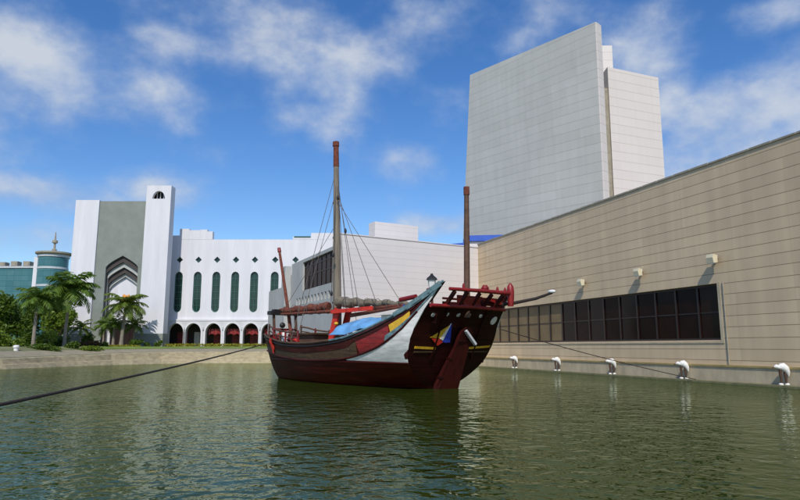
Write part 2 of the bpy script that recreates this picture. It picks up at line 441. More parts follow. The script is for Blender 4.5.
class MB:
    def __init__(self):
        self.v, self.f, self.mi = [], [], []

    def add(self, verts, faces, mi=0):
        o = len(self.v)
        self.v += [Vector(p) for p in verts]
        for f in faces:
            self.f.append([i + o for i in f])
            self.mi.append(mi)

    def box(self, x0, y0, z0, x1, y1, z1, mi=0):
        p = [(x, y, z) for z in (z0, z1) for y in (y0, y1) for x in (x0, x1)]
        self.add(p, [(0, 2, 3, 1), (4, 5, 7, 6), (0, 1, 5, 4), (2, 6, 7, 3), (0, 4, 6, 2), (1, 3, 7, 5)], mi)

    def bar(self, a, b, w, h, up=(0, 0, 1), mi=0):
        """rectangular bar from a to b, w sideways, h along up"""
        a, b = Vector(a), Vector(b)
        d = (b - a).normalized()
        s = d.cross(Vector(up))
        if s.length < 1e-4:
            s = d.cross(Vector((1, 0, 0)))
        s.normalize()
        u = s.cross(d).normalized()
        pts = []
        for q in (a, b):
            for (i, j) in ((-1, -1), (1, -1), (1, 1), (-1, 1)):
                pts.append(q + s * (i * w / 2) + u * (j * h / 2))
        self.add(pts, [(0, 3, 2, 1), (4, 5, 6, 7), (0, 1, 5, 4), (1, 2, 6, 5), (2, 3, 7, 6), (3, 0, 4, 7)], mi)

    def tube(self, pts, rad, n=8, mi=0):
        pts = [Vector(p) for p in pts]
        if not hasattr(rad, '__len__'):
            rad = [rad] * len(pts)
        rings, prev = [], None
        for i, p in enumerate(pts):
            d = (pts[min(i + 1, len(pts) - 1)] - pts[max(i - 1, 0)]).normalized()
            ref = prev if prev is not None else (Vector((1, 0, 0)) if abs(d.x) < .9 else Vector((0, 1, 0)))
            s = (ref - d * ref.dot(d)).normalized()
            prev = s
            u = d.cross(s)
            rings.append([p + (s * math.cos(2 * math.pi * k / n) + u * math.sin(2 * math.pi * k / n)) * rad[i] for k in range(n)])
        vs = [q for r in rings for q in r]
        fs = []
        for i in range(len(pts) - 1):
            for k in range(n):
                a, b = i * n + k, i * n + (k + 1) % n
                fs.append((a, b, b + n, a + n))
        fs.append(tuple(reversed(range(n))))
        fs.append(tuple(range((len(pts) - 1) * n, len(pts) * n)))
        self.add(vs, fs, mi)

    def lathe(self, prof, c=(0, 0, 0), n=16, mi=0):
        c = Vector(c)
        vs, fs = [], []
        for (r, z) in prof:
            for k in range(n):
                a = 2 * math.pi * k / n
                vs.append(c + Vector((r * math.cos(a), r * math.sin(a), z)))
        for i in range(len(prof) - 1):
            for k in range(n):
                a, b = i * n + k, i * n + (k + 1) % n
                fs.append((a, b, b + n, a + n))
        fs.append(tuple(reversed(range(n))))
        fs.append(tuple(range((len(prof) - 1) * n, len(prof) * n)))
        self.add(vs, fs, mi)

    def ell(self, c, r, nu=12, nv=8, mi=0):
        c = Vector(c)
        prof = [(math.sin(math.pi * i / nv), -math.cos(math.pi * i / nv)) for i in range(nv + 1)]
        o = MB()
        o.lathe([(max(p[0], .02), p[1]) for p in prof], (0, 0, 0), nu)
        self.add([c + Vector((p.x * r[0], p.y * r[1], p.z * r[2])) for p in o.v], o.f, mi)

    def prism(self, foot, z0, z1, mi=0, top=None):
        """vertical prism; top = optional footprint of the top (battered walls)"""
        n = len(foot)
        top = top or foot
        vs = [(p[0], p[1], z0) for p in foot] + [(p[0], p[1], z1) for p in top]
        fs = [tuple(reversed(range(n))), tuple(range(n, 2 * n))]
        for i in range(n):
            j = (i + 1) % n
            fs.append((i, j, j + n, i + n))
        self.add(vs, fs, mi)

    def grid(self, rows, mi=0):
        nr, nc = len(rows), len(rows[0])
        self.add([p for r in rows for p in r],
                 [(i * nc + j, i * nc + j + 1, (i + 1) * nc + j + 1, (i + 1) * nc + j) for i in range(nr - 1) for j in range(nc - 1)], mi)

    def slab(self, pts, thick, mi=0):
        """closed plate from a planar outline (list of 3-D points), thick = vector"""
        n = len(pts)
        t = Vector(thick)
        vs = [Vector(p) for p in pts] + [Vector(p) + t for p in pts]
        fs = [tuple(range(n)), tuple(reversed(range(n, 2 * n)))]
        for i in range(n):
            j = (i + 1) % n
            fs.append((j, i, i + n, j + n))
        self.add(vs, fs, mi)

    def facade(self, outer, holes, y0, depth, reveal=None, mi=0, back=True):
        """upright wall plate in the x-z plane at y0 with real openings; thickness depth (towards +y)"""
        loops = [[Vector((p[0], p[1], 0)) for p in L] for L in [outer] + holes]
        tris = tessellate_polygon(loops)
        flat = [p for L in loops for p in L]
        self.add([(p.x, y0, p.y) for p in flat], [tuple(t) for t in tris], mi)
        if back:
            self.add([(p.x, y0 + depth, p.y) for p in flat], [tuple(t) for t in tris], mi)
        for L in loops:
            n = len(L)
            vs = [(p.x, y0, p.y) for p in L] + [(p.x, y0 + depth, p.y) for p in L]
            self.add(vs, [(i, (i + 1) % n, (i + 1) % n + n, i + n) for i in range(n)], mi)

    def build(self, name, mats, parent=None, shade=False, fix=True):
        me = bpy.data.meshes.new(name)
        me.from_pydata([tuple(p) for p in self.v], [], self.f)
        mats = mats if isinstance(mats, (list, tuple)) else [mats]
        for m in mats:
            me.materials.append(m)
        me.polygons.foreach_set('material_index', self.mi)
        if fix:
            bm = bmesh.new()
            bm.from_mesh(me)
            bmesh.ops.recalc_face_normals(bm, faces=bm.faces)
            bm.to_mesh(me)
            bm.free()
        if shade:
            me.polygons.foreach_set('use_smooth', [True] * len(me.polygons))
            me.set_sharp_from_angle(angle=R(40))
        me.update()
        o = bpy.data.objects.new(name, me)
        COL.objects.link(o)
        if parent is not None:
            o.parent = parent
        return o


def tag(o, label=None, cat=None, group=None, kind=None):
    for k, v in (('label', label), ('category', cat), ('group', group), ('kind', kind)):
        if v:
            o[k] = v
    return o


def thing(name, label, cat, loc=(0, 0, 0), rz=0.0, group=None):
    o = bpy.data.objects.new(name, None)
    COL.objects.link(o)
    o.location = loc
    o.rotation_euler = (0, 0, rz)
    o.empty_display_size = 0.3
    return tag(o, label, cat, group)


def to_local(root, p):
    return Matrix.Rotation(-root.rotation_euler.z, 3, 'Z') @ (Vector(p) - Vector(root.location))


def copy_thing(o, loc, rz=None, label=None, parent=None):
    c = o.copy()
    COL.objects.link(c)
    if parent is None:
        c.location = loc
        if rz is not None:
            c.rotation_euler = (0, 0, rz)
        if label:
            c['label'] = label
    else:
        c.parent = parent
    for ch in [q for q in bpy.data.objects if q.parent == o]:
        copy_thing(ch, None, None, None, c)
    return c


# ================================================================== SETTING
w = MB()
w.add([(-90, -4, 0), (60, -4, 0), (60, 110, 0), (-90, 110, 0)], [(0, 1, 2, 3)])
tag(w.build('water', M['water'], fix=False), kind='structure')

POND = [(-30, 1.0, .4), (-46, 12, .6), (-47, 30, .7), (-41, 48, .8), (-36.8, 58.1, .92), (-35.3, 65.5, 1.02), (-33.0, 71.7, 1.22),
        (-29.3, 76.8, 1.36), (-24.0, 79.7, 1.40), (-17.1, 79.9, 1.40), (-12.0, 79.0, 1.40), (-4.0, 66.0, 1.2), (3, 68, 1.2), (11, 68, 1.0), (16, 53, 1.0),
        (24, 30, .9), (31, 8, .6), (31, 1.0, .4)]
PC = Vector((-5, 40, 0))
GZ = 2.04


def gpt(i, s):
    p = Vector(POND[i % len(POND)])
    q = PC + (Vector((p.x, p.y, 0)) - PC) * s
    near = p.y < 5
    zt = p.z if near else GZ
    k = min(1, (s - 1) / .16)
    q.z = p.z + (zt - p.z) * k if s < 2 else GZ * 1.0
    return q


g = MB()
rings = [1.0, 1.08, 1.16, 1.6, 3, 12, 90]
g.grid([[gpt(i, s) for i in range(len(POND) + 1)] for s in rings])
tag(g.build('ground', M['ground'], fix=False), kind='structure')

# stone revetment along the far bank
b = MB()
idx = list(range(0, 11))
rows = []
for i in idx:
    p = gpt(i, 1.0)
    d = (PC - p)
    d.z = 0
    d.normalize()
    rows.append([p + Vector((0, 0, .006)) - d * .5, p + Vector((0, 0, .05)) - d * .02, p + d * .12 + Vector((0, 0, -.02)),
                 Vector((p.x, p.y, p.z * .45)) + d * .30, Vector((p.x, p.y, p.z * .42)) + d * .75, Vector((p.x, p.y, -.6)) + d * 1.3])
# finer along the length
fine = []
for a in range(len(rows) - 1):
    for k in range(8):
        t = k / 8
        fine.append([rows[a][c] * (1 - t) + rows[a + 1][c] * t + Vector((random.uniform(-.04, .04), random.uniform(-.04, .04), random.uniform(-.012, .012))) for c in range(6)])
fine.append(rows[-1])
b.grid(fine)
tag(b.build('bank', M['bank'], fix=False), kind='structure')
pv = MB()
pv.grid([[gpt(i, s) + Vector((0, 0, .012)) for i in idx] for s in (1.012, 1.05, 1.092)])
tag(pv.build('pavement', M['paving'], fix=False), kind='structure')
lw = MB()
lw.grid([[gpt(i, s) + Vector((0, 0, .03)) for i in range(6, 11)] for s in (1.096, 1.12, 1.16, 1.24)])
tag(lw.build('lawn', M['lawn'], fix=False), kind='structure')
qy = MB()
qy.box(-30, -14, .28, 31, 1.15, .42)
tag(qy.build('quay', M['paving']), kind='structure')
qw = MB()
qw.box(-30, 1.0, -.6, 31, 1.10, .275)
tag(qw.build('quay_wall', M['bank']), kind='structure')

# ================================================================== RIGHT HALL (long sloping-away wall with ribbon window)
HA = Vector((8.30, 65.3, 0))
hd = Vector((19.75 - 9.64, 31.3 - 60.81, 0)).normalized()
H_RZ = math.atan2(hd.y, hd.x)
hall = thing('exhibition_hall', 'long beige stone hall on the right with dark ribbon window above the water', 'building', HA, H_RZ)
HL = 66.0
HT = 12.75


def hx(px, dist_py=None):
    """distance along the hall wall seen at photo column px (wall plane)"""
    r = ray(px, 347)
    # solve HA + hd*s on ray direction (top view)
    k = r.x / r.y
    return (k * HA.y - HA.x) / (hd.x - k * hd.y)


s0, s1 = hx(481), hx(722)
win = [(s0, 2.40), (s1, 2.40), (s1, 5.66), (s0, 5.66)]
m_ = MB()
m_.facade([(0, -.8), (HL, -.8), (HL, HT), (0, HT)], [win], 0, .5)
m_.box(0, .51, 11.9, HL, 30, 12.2)                 # roof slab
m_.box(HL - .4, .51, -.8, HL, 30, 11.89)
m_.box(0, 29.6, -.8, HL - .41, 30, 11.89)
m_.box(0, .51, -.8, .4, 29.59, 11.89)
m_.build('wall', M['wall'], hall)
c = MB()
s = 0.0
while s < HL - 1.2:
    ln = 1.36
    c.box(s, -.07, HT + .002, s + ln, .56, HT + .11 + random.uniform(-.015, .02))
    s += 1.42
c.build('coping', M['coping'], hall)
p_ = MB()
p_.box(0, -.14, -.8, HL, -.003, .90)
p_.build('plinth', M['plinth'], hall)
l_ = MB()
l_.box(0, -.20, .902, HL, -.003, 1.0)
l_.build('ledge', M['ledge'], hall)
l_ = MB()
l_.box(0, -.95, -.8, HL, -.143, .10)
l_.build('foot_step', M['algae'], hall)
# window
wf = MB()
wf.box(s0, .30, 2.4, s1, .42, 2.52)
wf.box(s0, .30, 5.54, s1, .42, 5.66)
n_p = 17
pw = (s1 - s0) / n_p
for k in range(n_p + 1):
    x = s0 + k * pw
    wf.box(max(s0, x - .07), .27, 2.521, min(s1, x + .07), .40, 5.539)
wf.box(s0, .31, 3.98, s1, .39, 4.05)
wr = wf.build('window', M['frame_dark'], hall)
for k in range(n_p):
    x0, x1 = s0 + k * pw + .071, s0 + (k + 1) * pw - .071
    pm = MB()
    pm.box(x0, .345, 2.53, x1, .36, 5.53)
    tan = (x0 < hx(557))
    o = pm.build('pane', M['glass_tan'] if tan else M[('glass_dark', 'glass_dark2', 'glass_dark3')[(k * 7 + k // 3) % 3]], wr)
    if tan:
        o['label'] = 'tan lit window pane'
rv = MB()
rv.box(s1 + .002, -.03, 2.3, s1 + .22, -.004, 5.70)
rv.box(s0, -.04, 2.22, s1 + .22, -.004, 2.296)
rv.build('window_surround', M['plinth'], hall)
# interior dark backing behind glass
ib = MB()
ib.box(s0 - 1, 3.0, 1.6, s1 + 1, 3.1, 6.4)
ib.build('interior_wall', M['dark'], hall)
dp = MB()
dp.tube([(s1 + .46, -.05, 1.02), (s1 + .46, -.05, 5.7)], .04, 8)
dp.build('downpipe', M['coping'], hall)


def make_lamp():
    t = thing('wall_floodlight', 'x', 'floodlight', group='floodlights along the beige wall')
    q = MB()
    q.box(-.08, -.22, -.05, .08, -.003, .05)
    q.build('bracket', M['bracket'], t)
    q = MB()
    q.slab([(-.25, -.22, -.22), (-.25, -.52, -.26), (-.25, -.58, .06), (-.25, -.52, .26), (-.25, -.22, .20)], (.50, 0, 0))
    q.build('housing', M['lamp'], t)
    q = MB()
    q.slab([(-.20, -.24, -.223), (-.20, -.50, -.259), (-.20, -.50, -.30), (-.20, -.24, -.262)], (.40, 0, 0))
    q.build('lens', M['lampglass'], t)
    return t


lamp0 = make_lamp()
LAMPS = [(724, 7.05, 'cream floodlight on the beige wall above the right end of the window'),
         (647, 6.98, 'middle cream floodlight of the three high on the beige wall'),
         (588, 6.92, 'small cream floodlight on the beige wall nearest the boat stern')]
for i, (px, z, lab) in enumerate(LAMPS):
    loc = HA + hd * hx(px) + Vector((0, 0, z))
    if i == 0:
        lamp0.location, lamp0.rotation_euler, lamp0['label'] = loc, (0, 0, H_RZ), lab
    else:
        copy_thing(lamp0, loc, H_RZ, lab)


def make_ornament():
    """hunched white bird-like figure on two brown legs with white feet"""
    t = thing('water_ornament', 'x', 'ornament', group='white ornaments along the foot of the wall')
    t.scale = (.78, .85, .92)
    q = MB()
    q.tube([(-.46, 0, .98), (-.38, 0, 1.00), (-.30, 0, 1.02), (-.20, 0, .97), (-.08, 0, 1.0), (.10, 0, 1.0), (.26, 0, .88), (.36, 0, .70), (.40, 0, .50)],
           [.03, .09, .115, .10, .17, .22, .21, .15, .05], 12)
    q.build('body', M['ornwhite'], t, True)
    q = MB()
    q.tube([(-.45, 0, .975), (-.56, 0, .93), (-.64, 0, .89)], [.035, .03, .008], 8)
    q.build('beak', M['bracket'], t, True)
    for x in (-.09, .21):
        q = MB()
        q.tube([(x, 0, .86), (x - .02, 0, .6), (x + .01, 0, .3), (x, 0, .06)], [.10, .085, .065, .06], 10)
        q.build('leg', M['bracket'], t, True)
        q = MB()
        q.ell((x + (-.02 if x < 0 else .06), 0, .05), (.15, .12, .075))
        q.build('foot', M['ornwhite'], t, True)
    return t


orn = make_ornament()
ORN = [(772, 'nearest and largest white hunched ornament on brown legs at the right edge'),
       (682, 'white hunched ornament on brown legs below the right end of the window'),
       (612, 'middle of the five white ornaments at the foot of the wall'),
       (558, 'second white ornament counted from the boat stern at the foot of the wall'),
       (516, 'farthest white ornament at the foot of the wall, closest to the boat stern')]
for i, (px, lab) in enumerate(ORN):
    nrm = Vector((-hd.y, hd.x, 0))
    loc = HA + hd * (hx(px) + (.9 if i == 0 else .5)) - nrm * .55 + Vector((0, 0, .10))
    rz = R(random.uniform(-14, 14))
    if i == 0:
        orn.location, orn.rotation_euler, orn['label'] = loc, (0, 0, rz), lab
    else:
        copy_thing(orn, loc, rz, lab)

# ================================================================== GALLERY behind the boat
GC = at(338, 300, 57.0)
GC.z = 0
gdir = (HA - GC)
gdir.z = 0
GL = gdir.length
gdir.normalize()
G_RZ = math.atan2(gdir.y, gdir.x)
gal = thing('gallery_building', 'pale pinkish blank gallery building standing behind the boat masts', 'building', GC, G_RZ)


def gl(p):
    return to_local(gal, p)


SB = at(288, 300, 73.0)
SB.z = 0
sb = gl(SB)
sideu = Vector((sb.x, sb.y, 0)).normalized()
SLN = Vector((sb.x, sb.y, 0)).length + 9
q = MB()
zt = 12.45
q.prism([(0, 0), (GL, 0), (GL, .6), (.15, .6)], -.8, zt)
q.build('front_wall', M['pale'], gal)
q = MB()
q.box(-.06, -.06, zt + .002, GL, .66, zt + .10)
q.build('coping', M['pale'], gal)
# side block with its own frame: x along the side wall going back
side_rz = math.atan2(sideu.y, sideu.x)


def side_pt(x, y, z):
    """side-wall frame: x runs back along the wall, y outwards (left), z up"""
    nx = Vector((-sideu.y, sideu.x, 0))
    return Vector((.02, .62, 0)) + sideu * x + nx * y + Vector((0, 0, z))


def side_box(mb, x0, y0, z0, x1, y1, z1, mi=0):
    t_ = MB()
    t_.box(x0, y0, z0, x1, y1, z1)
    mb.add([side_pt(p.x, p.y, p.z) for p in t_.v], t_.f, mi)


zs = 11.5
t_ = MB()
so = [(0, -.8), (SLN, -.8), (SLN, 9.2), (15.6, 9.2), (15.6, zs), (0, zs)]
bigw = [(.9, 8.05), (11.0, 8.05), (11.0, 11.15), (.9, 11.15)]
slots = []
for k in range(11):
    x = 1.6 + k * 1.12
    slots.append([(x, 6.62), (x + .55, 6.62), (x + .55, 7.35), (x, 7.35)])
t_.facade(so, [bigw] + slots, 0, .4)
q = MB()
q.add([side_pt(p.x, -p.y, p.z) for p in t_.v], t_.f)
q.build('side_wall', M['sidegrey'], gal)
q = MB()
side_box(q, .2, -.9, 6.0, 15.4, -.8, 11.4)
q.build('side_recess', M['dark'], gal)
wq = MB()
for k in range(8):
    x = .9 + k * 10.1 / 7
    side_box(wq, x - .06, -.34, 8.05, x + .06, -.22, 11.15)
for z in (8.1, 9.6, 10.6, 11.1):
    side_box(wq, .96, -.32, z - .05, 10.94, -.24, z + .05)
wo_ = wq.build('side_window', M['frame_dark'], gal)
pq = MB()
side_box(pq, .92, -.30, 8.07, 10.98, -.28, 11.13)
pq.build('pane', M['glass_dark'], wo_)
q = MB()
side_box(q, 15.7, .02, -.8, 17.2, .75, 11.3)
q.build('pier', M['sidegrey'], gal)
# body and roof
q = MB()
bk = [Vector((GL, .61, 0)), side_pt(.1, -.45, 0), side_pt(SLN, -.45, 0), Vector((GL, 24, 0))]
q.prism([(p.x, p.y) for p in bk], -.8, 8.9)
roofp = [Vector((GL, .61, 0)), side_pt(.1, -1.0, 0), side_pt(14, -1.0, 0), Vector((GL, 16, 0))]
q.build('rear_block', M['pale'], gal)
q = MB()
q.prism([(p.x, p.y) for p in roofp], 8.91, 11.3)
q.build('roof_block', M['white2'], gal)
# penthouse and low roof band
a, b2 = at(375, 223, 74), at(418, 223, 74)
la, lb = gl(a), gl(b2)
q = MB()
q.box(la.x, la.y, 11.32, la.x + 6.2, la.y + 1.6, a.z + .2)
q.build('penthouse', M['pale'], gal)
q = MB()
q.box(la.x + 6.25, la.y + .6, 11.32, GL + 1.2, la.y + 6, 13.5)
q.build('roof_parapet', M['white2'], gal)

# blue roof lantern between gallery and tower
ta, tb = at(447, 240, 69.5), at(524, 240, 69.5)
bl = thing('roof_pavilion', 'low white roof pavilion edged with a bright blue band at the tower foot', 'pavilion', (ta.x, 69.5, .55))
wd = tb.x - ta.x
q = MB()
q.box(2.2, 0, 10.5, wd + 4, 5, 13.29)
q.build('wall', M['pale'], bl)
q = MB()
q.slab([(0, -.25, 12.55), (2.1, -.25, 12.55), (2.1, -.25, 13.15), (0, -.25, 12.95)], (0, 3, 0))
q.slab([(2.101, -.25, 13.30), (wd + 4, -.25, 13.42), (wd + 4, -.25, 14.2), (2.101, -.25, 13.95)], (0, 3, 0))
q.build('blue_band', M['blue'], bl)
q = MB()
q.box(.5, 1, 10.5, .8, 1.3, 13.0)
q.build('column', M['pale'], bl)
q = MB()
q.box(.5, 3, 10.5, .8, 3.3, 13.0)
q.build('column', M['pale'], bl)

# ================================================================== TOWER
TR = at(613.5, 207, 75)
TL = at(463, 240, 92.5)
TR.z = TL.z = 0
td = (TR - TL)
TLN = td.length
td.normalize()
T_RZ = math.atan2(td.y, td.x)
tow = thing('tower_block', 'tall windowless stone tower with leaning grey face and paler stepped side wing', 'tower', TL, T_RZ)
ttl, ttr = to_local(tow, at(470, 75, 93.4)), to_local(tow, at(595.0, 22, 75.6))


def base_of(pt, ref):
    """where the leaning edge through pt (top) and ref (lower) meets the ground"""
    k = ref.z / (pt.z - ref.z)
    return ref + (ref - pt) * k


tbl, tbr = base_of(ttl, to_local(tow, at(463, 240, 92.5))), base_of(ttr, to_local(tow, at(603.8, 205, 75)))
q = MB()
q.prism([(tbl.x, tbl.y), (tbr.x, tbr.y), (tbr.x, tbr.y + 1.3), (tbl.x, tbl.y + 1.5)], 0, ttr.z, 0,
        [(ttl.x, ttl.y), (ttr.x, ttr.y), (ttr.x, ttr.y + 1.3), (ttl.x, ttl.y + 1.5)])
for p in q.v:
    if p.z > 1:
        p.z = ttl.z + (ttr.z - ttl.z) * (p.x - ttl.x) / (ttr.x - ttl.x)
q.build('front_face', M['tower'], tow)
q = MB()
q.prism([(tbr.x + .003, tbr.y + .02), (tbr.x + .16, tbr.y + .02), (tbr.x + .16, tbr.y + 1.3), (tbr.x + .003, tbr.y + 1.3)], 0, ttr.z - .05, 0,
        [(ttr.x + .003, ttr.y + .02), (ttr.x + .16, ttr.y + .02), (ttr.x + .16, ttr.y + 1.3), (ttr.x + .003, ttr.y + 1.3)])
q.build('lit_edge_strip', M['tower2'], tow)  # added strip in paler panels: the sunlit slab end put into the colour
AW = Vector((0, 1, 0))


def leaning(mb, cols, depth):
    """block whose front corner edges lean: cols = [(top, lower point)] in the world, extruded away by depth"""
    top, bot = [], []
    for t_, r_ in cols:
        top.append(to_local(tow, t_))
        bot.append(base_of(to_local(tow, t_), to_local(tow, r_)))
    zt_ = sum(p.z for p in top) / len(top)
    dl = to_local(tow, Vector(tow.location) + AW * depth) * 1.0
    ft = [(p.x, p.y) for p in top]
    fb = [(p.x, p.y) for p in bot]
    bt = [(p.x + dl.x, p.y + dl.y) for p in reversed(top)]
    bb = [(p.x + dl.x, p.y + dl.y) for p in reversed(bot)]
    mb.prism(fb + bb, 0, zt_, 0, ft + bt)


q = MB()
leaning(q, [(at(560, 45, 86), at(560, 200, 86)), (at(612, 46, 86), at(620, 205, 86))], 8)
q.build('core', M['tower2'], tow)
q = MB()
leaning(q, [(at(607.6, 69, 78.6), at(614.6, 205, 78.6)), (at(658, 75.5, 82), at(665.4, 184, 82))], 5)
q.build('side_wing', M['tower2'], tow)
q = MB()
leaning(q, [(at(601, 88, 78.9), at(609, 205, 78.9)), (at(609.2, 88, 79.0), at(617, 205, 79.0))], .6)
q.build('gap_shade_panel', M['coping'], tow)  # dark panel stands in for the shaded gap between slab and wing

# ================================================================== GATE BUILDING (left)
GY = 92.0
gate = thing('gate_building', 'tall white gateway block with grey centre panel and stepped pointed arch', 'building', (-42, GY, GZ))


def arch(cx, hw, zs_, za, z0, n=9, tudor=False):
    """pointed arch outline, counter-clockwise from lower left"""
    pts = [(cx - hw, z0), (cx + hw, z0), (cx + hw, zs_)]

    def q_(t):
        if tudor:
            return 1 - t, t ** .72
        return math.cos(t * math.pi / 2) ** .85, math.sin(t * math.pi / 2) * .78 + .22 * t
    for i in range(1, n):
        u, v = q_(i / n)
        pts.append((cx + hw * u, zs_ + (za - zs_) * v))
    pts.append((cx, za))
    for i in range(n - 1, 0, -1):
        u, v = q_(i / n)
        pts.append((cx - hw * u, zs_ + (za - zs_) * v))
    pts.append((cx - hw, zs_))
    return pts


def gx(px, py=250):
    return at(px, py, GY).x + 42


def gz_(py, px=120, Y=GY):
    return at(px, py, Y).z - GZ


xl, xa, xb, xc = gx(76, 200), gx(99.5, 201), gx(149, 190), gx(173.3, 190)
ztop = gz_(200)
q = MB()
q.box(xl, 0, -1, xa - .002, 8, ztop)
q.build('left_pier', M['white'], gate)
cxg, hw = gx(121, 270), 2.42
o_ = [(xa, -1), (xb, -1), (xb, ztop - .12), (xa, ztop - .12)]
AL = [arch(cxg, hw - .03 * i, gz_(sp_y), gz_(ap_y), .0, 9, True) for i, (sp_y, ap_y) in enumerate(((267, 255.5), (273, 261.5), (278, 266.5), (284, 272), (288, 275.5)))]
q = MB()
q.facade(o_, [AL[0]], .25, .35, back=False)
q.build('grey_panel', M['grey'], gate)
blk_ = [(cxg - 3, -1), (cxg + 3, -1), (cxg + 3, gz_(250)), (cxg - 3, gz_(250))]
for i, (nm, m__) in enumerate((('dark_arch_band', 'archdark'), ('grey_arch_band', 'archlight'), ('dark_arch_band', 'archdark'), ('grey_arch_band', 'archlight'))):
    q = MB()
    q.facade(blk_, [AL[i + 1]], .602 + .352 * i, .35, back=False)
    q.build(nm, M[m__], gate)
q = MB()
dh = [(cxg - 1.9, -.9), (cxg + 1.9, -.9), (cxg + 1.9, 3.4), (cxg - 1.9, 3.4)]
q.facade([(cxg - 2.6, -1), (cxg + 2.6, -1), (cxg + 2.6, gz_(262)), (cxg - 2.6, gz_(262))], [dh], 2.02, .5)
q.build('arch_wall', M['white'], gate)
q = MB()
for k in range(4):
    x = cxg - 1.9 + k * .95
    q.box(x + .02, 2.3, -.9, x + .93, 2.38, 3.38)
q.build('door', M['frame_dark'], gate)
q = MB()
q.box(xa, 4.0, -1, xb, 8, ztop - .3)
q.build('body', M['white'], gate)
# turret
cxt = (xb + xc) / 2
zt_ = gz_(185.5, 160, GY - .8)
lun = [(cxt - .95, gz_(200, 160))] + [(cxt + .95 * math.cos(R(a)), gz_(200, 160) + 1.22 * math.sin(R(a))) for a in range(0, 180, 15)] + []
lun = [(cxt + .95 * math.cos(R(a)), gz_(200, 160) + 1.22 * math.sin(R(a))) for a in range(0, 181, 15)]
q = MB()
q.facade([(xb, 1.9), (xc, 1.9), (xc, zt_), (xb, zt_)], [lun], -.8, .6)
q.box(xb, -.198, 1.9, xc, .9, zt_ - 2.6)
q.box(xb, .5, zt_ - 2.598, xc, .9, zt_)
for x in (xb, xc - .45):
    q.box(x, -.198, zt_ - 2.598, x + .45, .498, zt_)
q.box(xb + .451, -.198, zt_ - .4, xc - .451, .498, zt_ - .02)
q.build('turret', M['white'], gate)
q = MB()
q.box(cxt - 1.2, .05, zt_ - 2.5, cxt + 1.2, .15, zt_ - .5)
lw_ = q.build('lunette_window', M['glass_dark'], gate)
q = MB()
for k in range(-1, 2):
    q.box(cxt + k * .5 - .05, -.10, zt_ - 2.5, cxt + k * .5 + .05, -.02, zt_ - .55)
q.box(cxt - .95, -.10, gz_(200, 160), cxt + .95, -.021, gz_(200, 160) + .1)
q.build('frame', M['lightgrey'], lw_)
q = MB()
q.box(xb - .02, -.86, -1, xc + .02, 1.2, 1.898)
q.build('plinth', M['grey'], gate)
q = MB()
q.box(xl - .02, -.06, -1, xa, -.002, 1.898)
q.build('plinth', M['grey'], gate)

# ================================================================== ARCADE BUILDING
AY = 96.0
arc = thing('arcade_building', 'long white building with green slit windows over an arcade of pointed arches', 'building', (-30, AY, GZ))


def ax(px, py=300):
    return at(px, py, AY).x + 30


def az_(py, px=230):
    return at(px, py, AY).z - GZ


x0, x1 = -7.0, 24.0
zcor = az_(320)
H = az_(239.5)
wins = [ax(p) for p in (177.5, 196.5, 215.3, 234.3, 253.5, 274)]
st = wins[-1] - wins[-2]
wins += [wins[-1] + st, wins[-1] + 2 * st]
zw0, zw1, zd = az_(312), az_(272), az_(259.8)


def slit(cx, hw, z0, z1, n=6):
    r = hw
    return [(cx + r * math.cos(R(a)), z0 + r + r * 1.1 * math.sin(R(a))) for a in range(180, 361, 30)] + \
           [(cx + r * math.cos(R(a)), z1 - r + r * 1.1 * math.sin(R(a))) for a in range(0, 181, 30)]


def diamond(cx, r):
    return [(cx - r, zd), (cx, zd - r), (cx + r, zd), (cx, zd + r)]


q = MB()
holes = [slit(c_, .62, zw0, zw1) for c_ in wins] + [diamond(c_, .52) for c_ in wins]
q.facade([(x0, zcor), (x1, zcor), (x1, H), (x0, H)], holes, .0, .5)
q.box(x0, .502, zcor, x1, 11, zcor + .3)
q.box(x0, 10.6, zcor + .302, x1, 11, H)
q.box(x0, .502, H - .6, x1, 10.598, H - .3)
q.build('upper_wall', M['white'], arc)
for (pa, pb, yt, dep) in ((170, 179.5, 235.5, .5), (179.55, 189, 228.8, .9), (189.05, 200, 230.2, .8), (200.05, 207, 229.6, .8), (207.05, 212.5, 231.5, .8), (293, 311, 236.6, .7), (311.05, 345, 233, .7)):
    q = MB()
    q.box(ax(pa, 238), -.02, H + .002, ax(pb, 238), dep, az_(yt, 230))
    q.build('parapet', M['white'], arc)
q = MB()
q.box(ax(294, 240), -.06, H + .30, ax(311, 240) - .05, -.022, H + .52)
q.build('parapet_stripe', M['green_frame'], arc)
for c_ in wins:
    q = MB()
    q.facade(slit(c_, .615, zw0 + .01, zw1 - .01), [slit(c_, .50, zw0 + .14, zw1 - .14)], .26, .1)
    nz = 6
    for k in range(1, nz):
        z = zw0 + (zw1 - zw0) * k / nz
        q.box(c_ - .5, .27, z - .035, c_ + .5, .35, z + .035)
    q.box(c_ - .035, .265, zw0 + .2, c_ + .035, .345, zw1 - .2)
    wn = q.build('window', M['green_frame'], arc)
    q = MB()
    q.facade(slit(c_, .56, zw0 + .07, zw1 - .07), [], .36, .03)
    q.build('pane', M['green_glass'], wn)
    q = MB()
    q.facade(diamond(c_, .515), [diamond(c_, .38)], .2, .1)
    dn = q.build('diamond_window', M['green_frame'], arc)
    q = MB()
    q.facade(diamond(c_, .45), [], .32, .03)
    q.build('pane', M['green_glass'], dn)
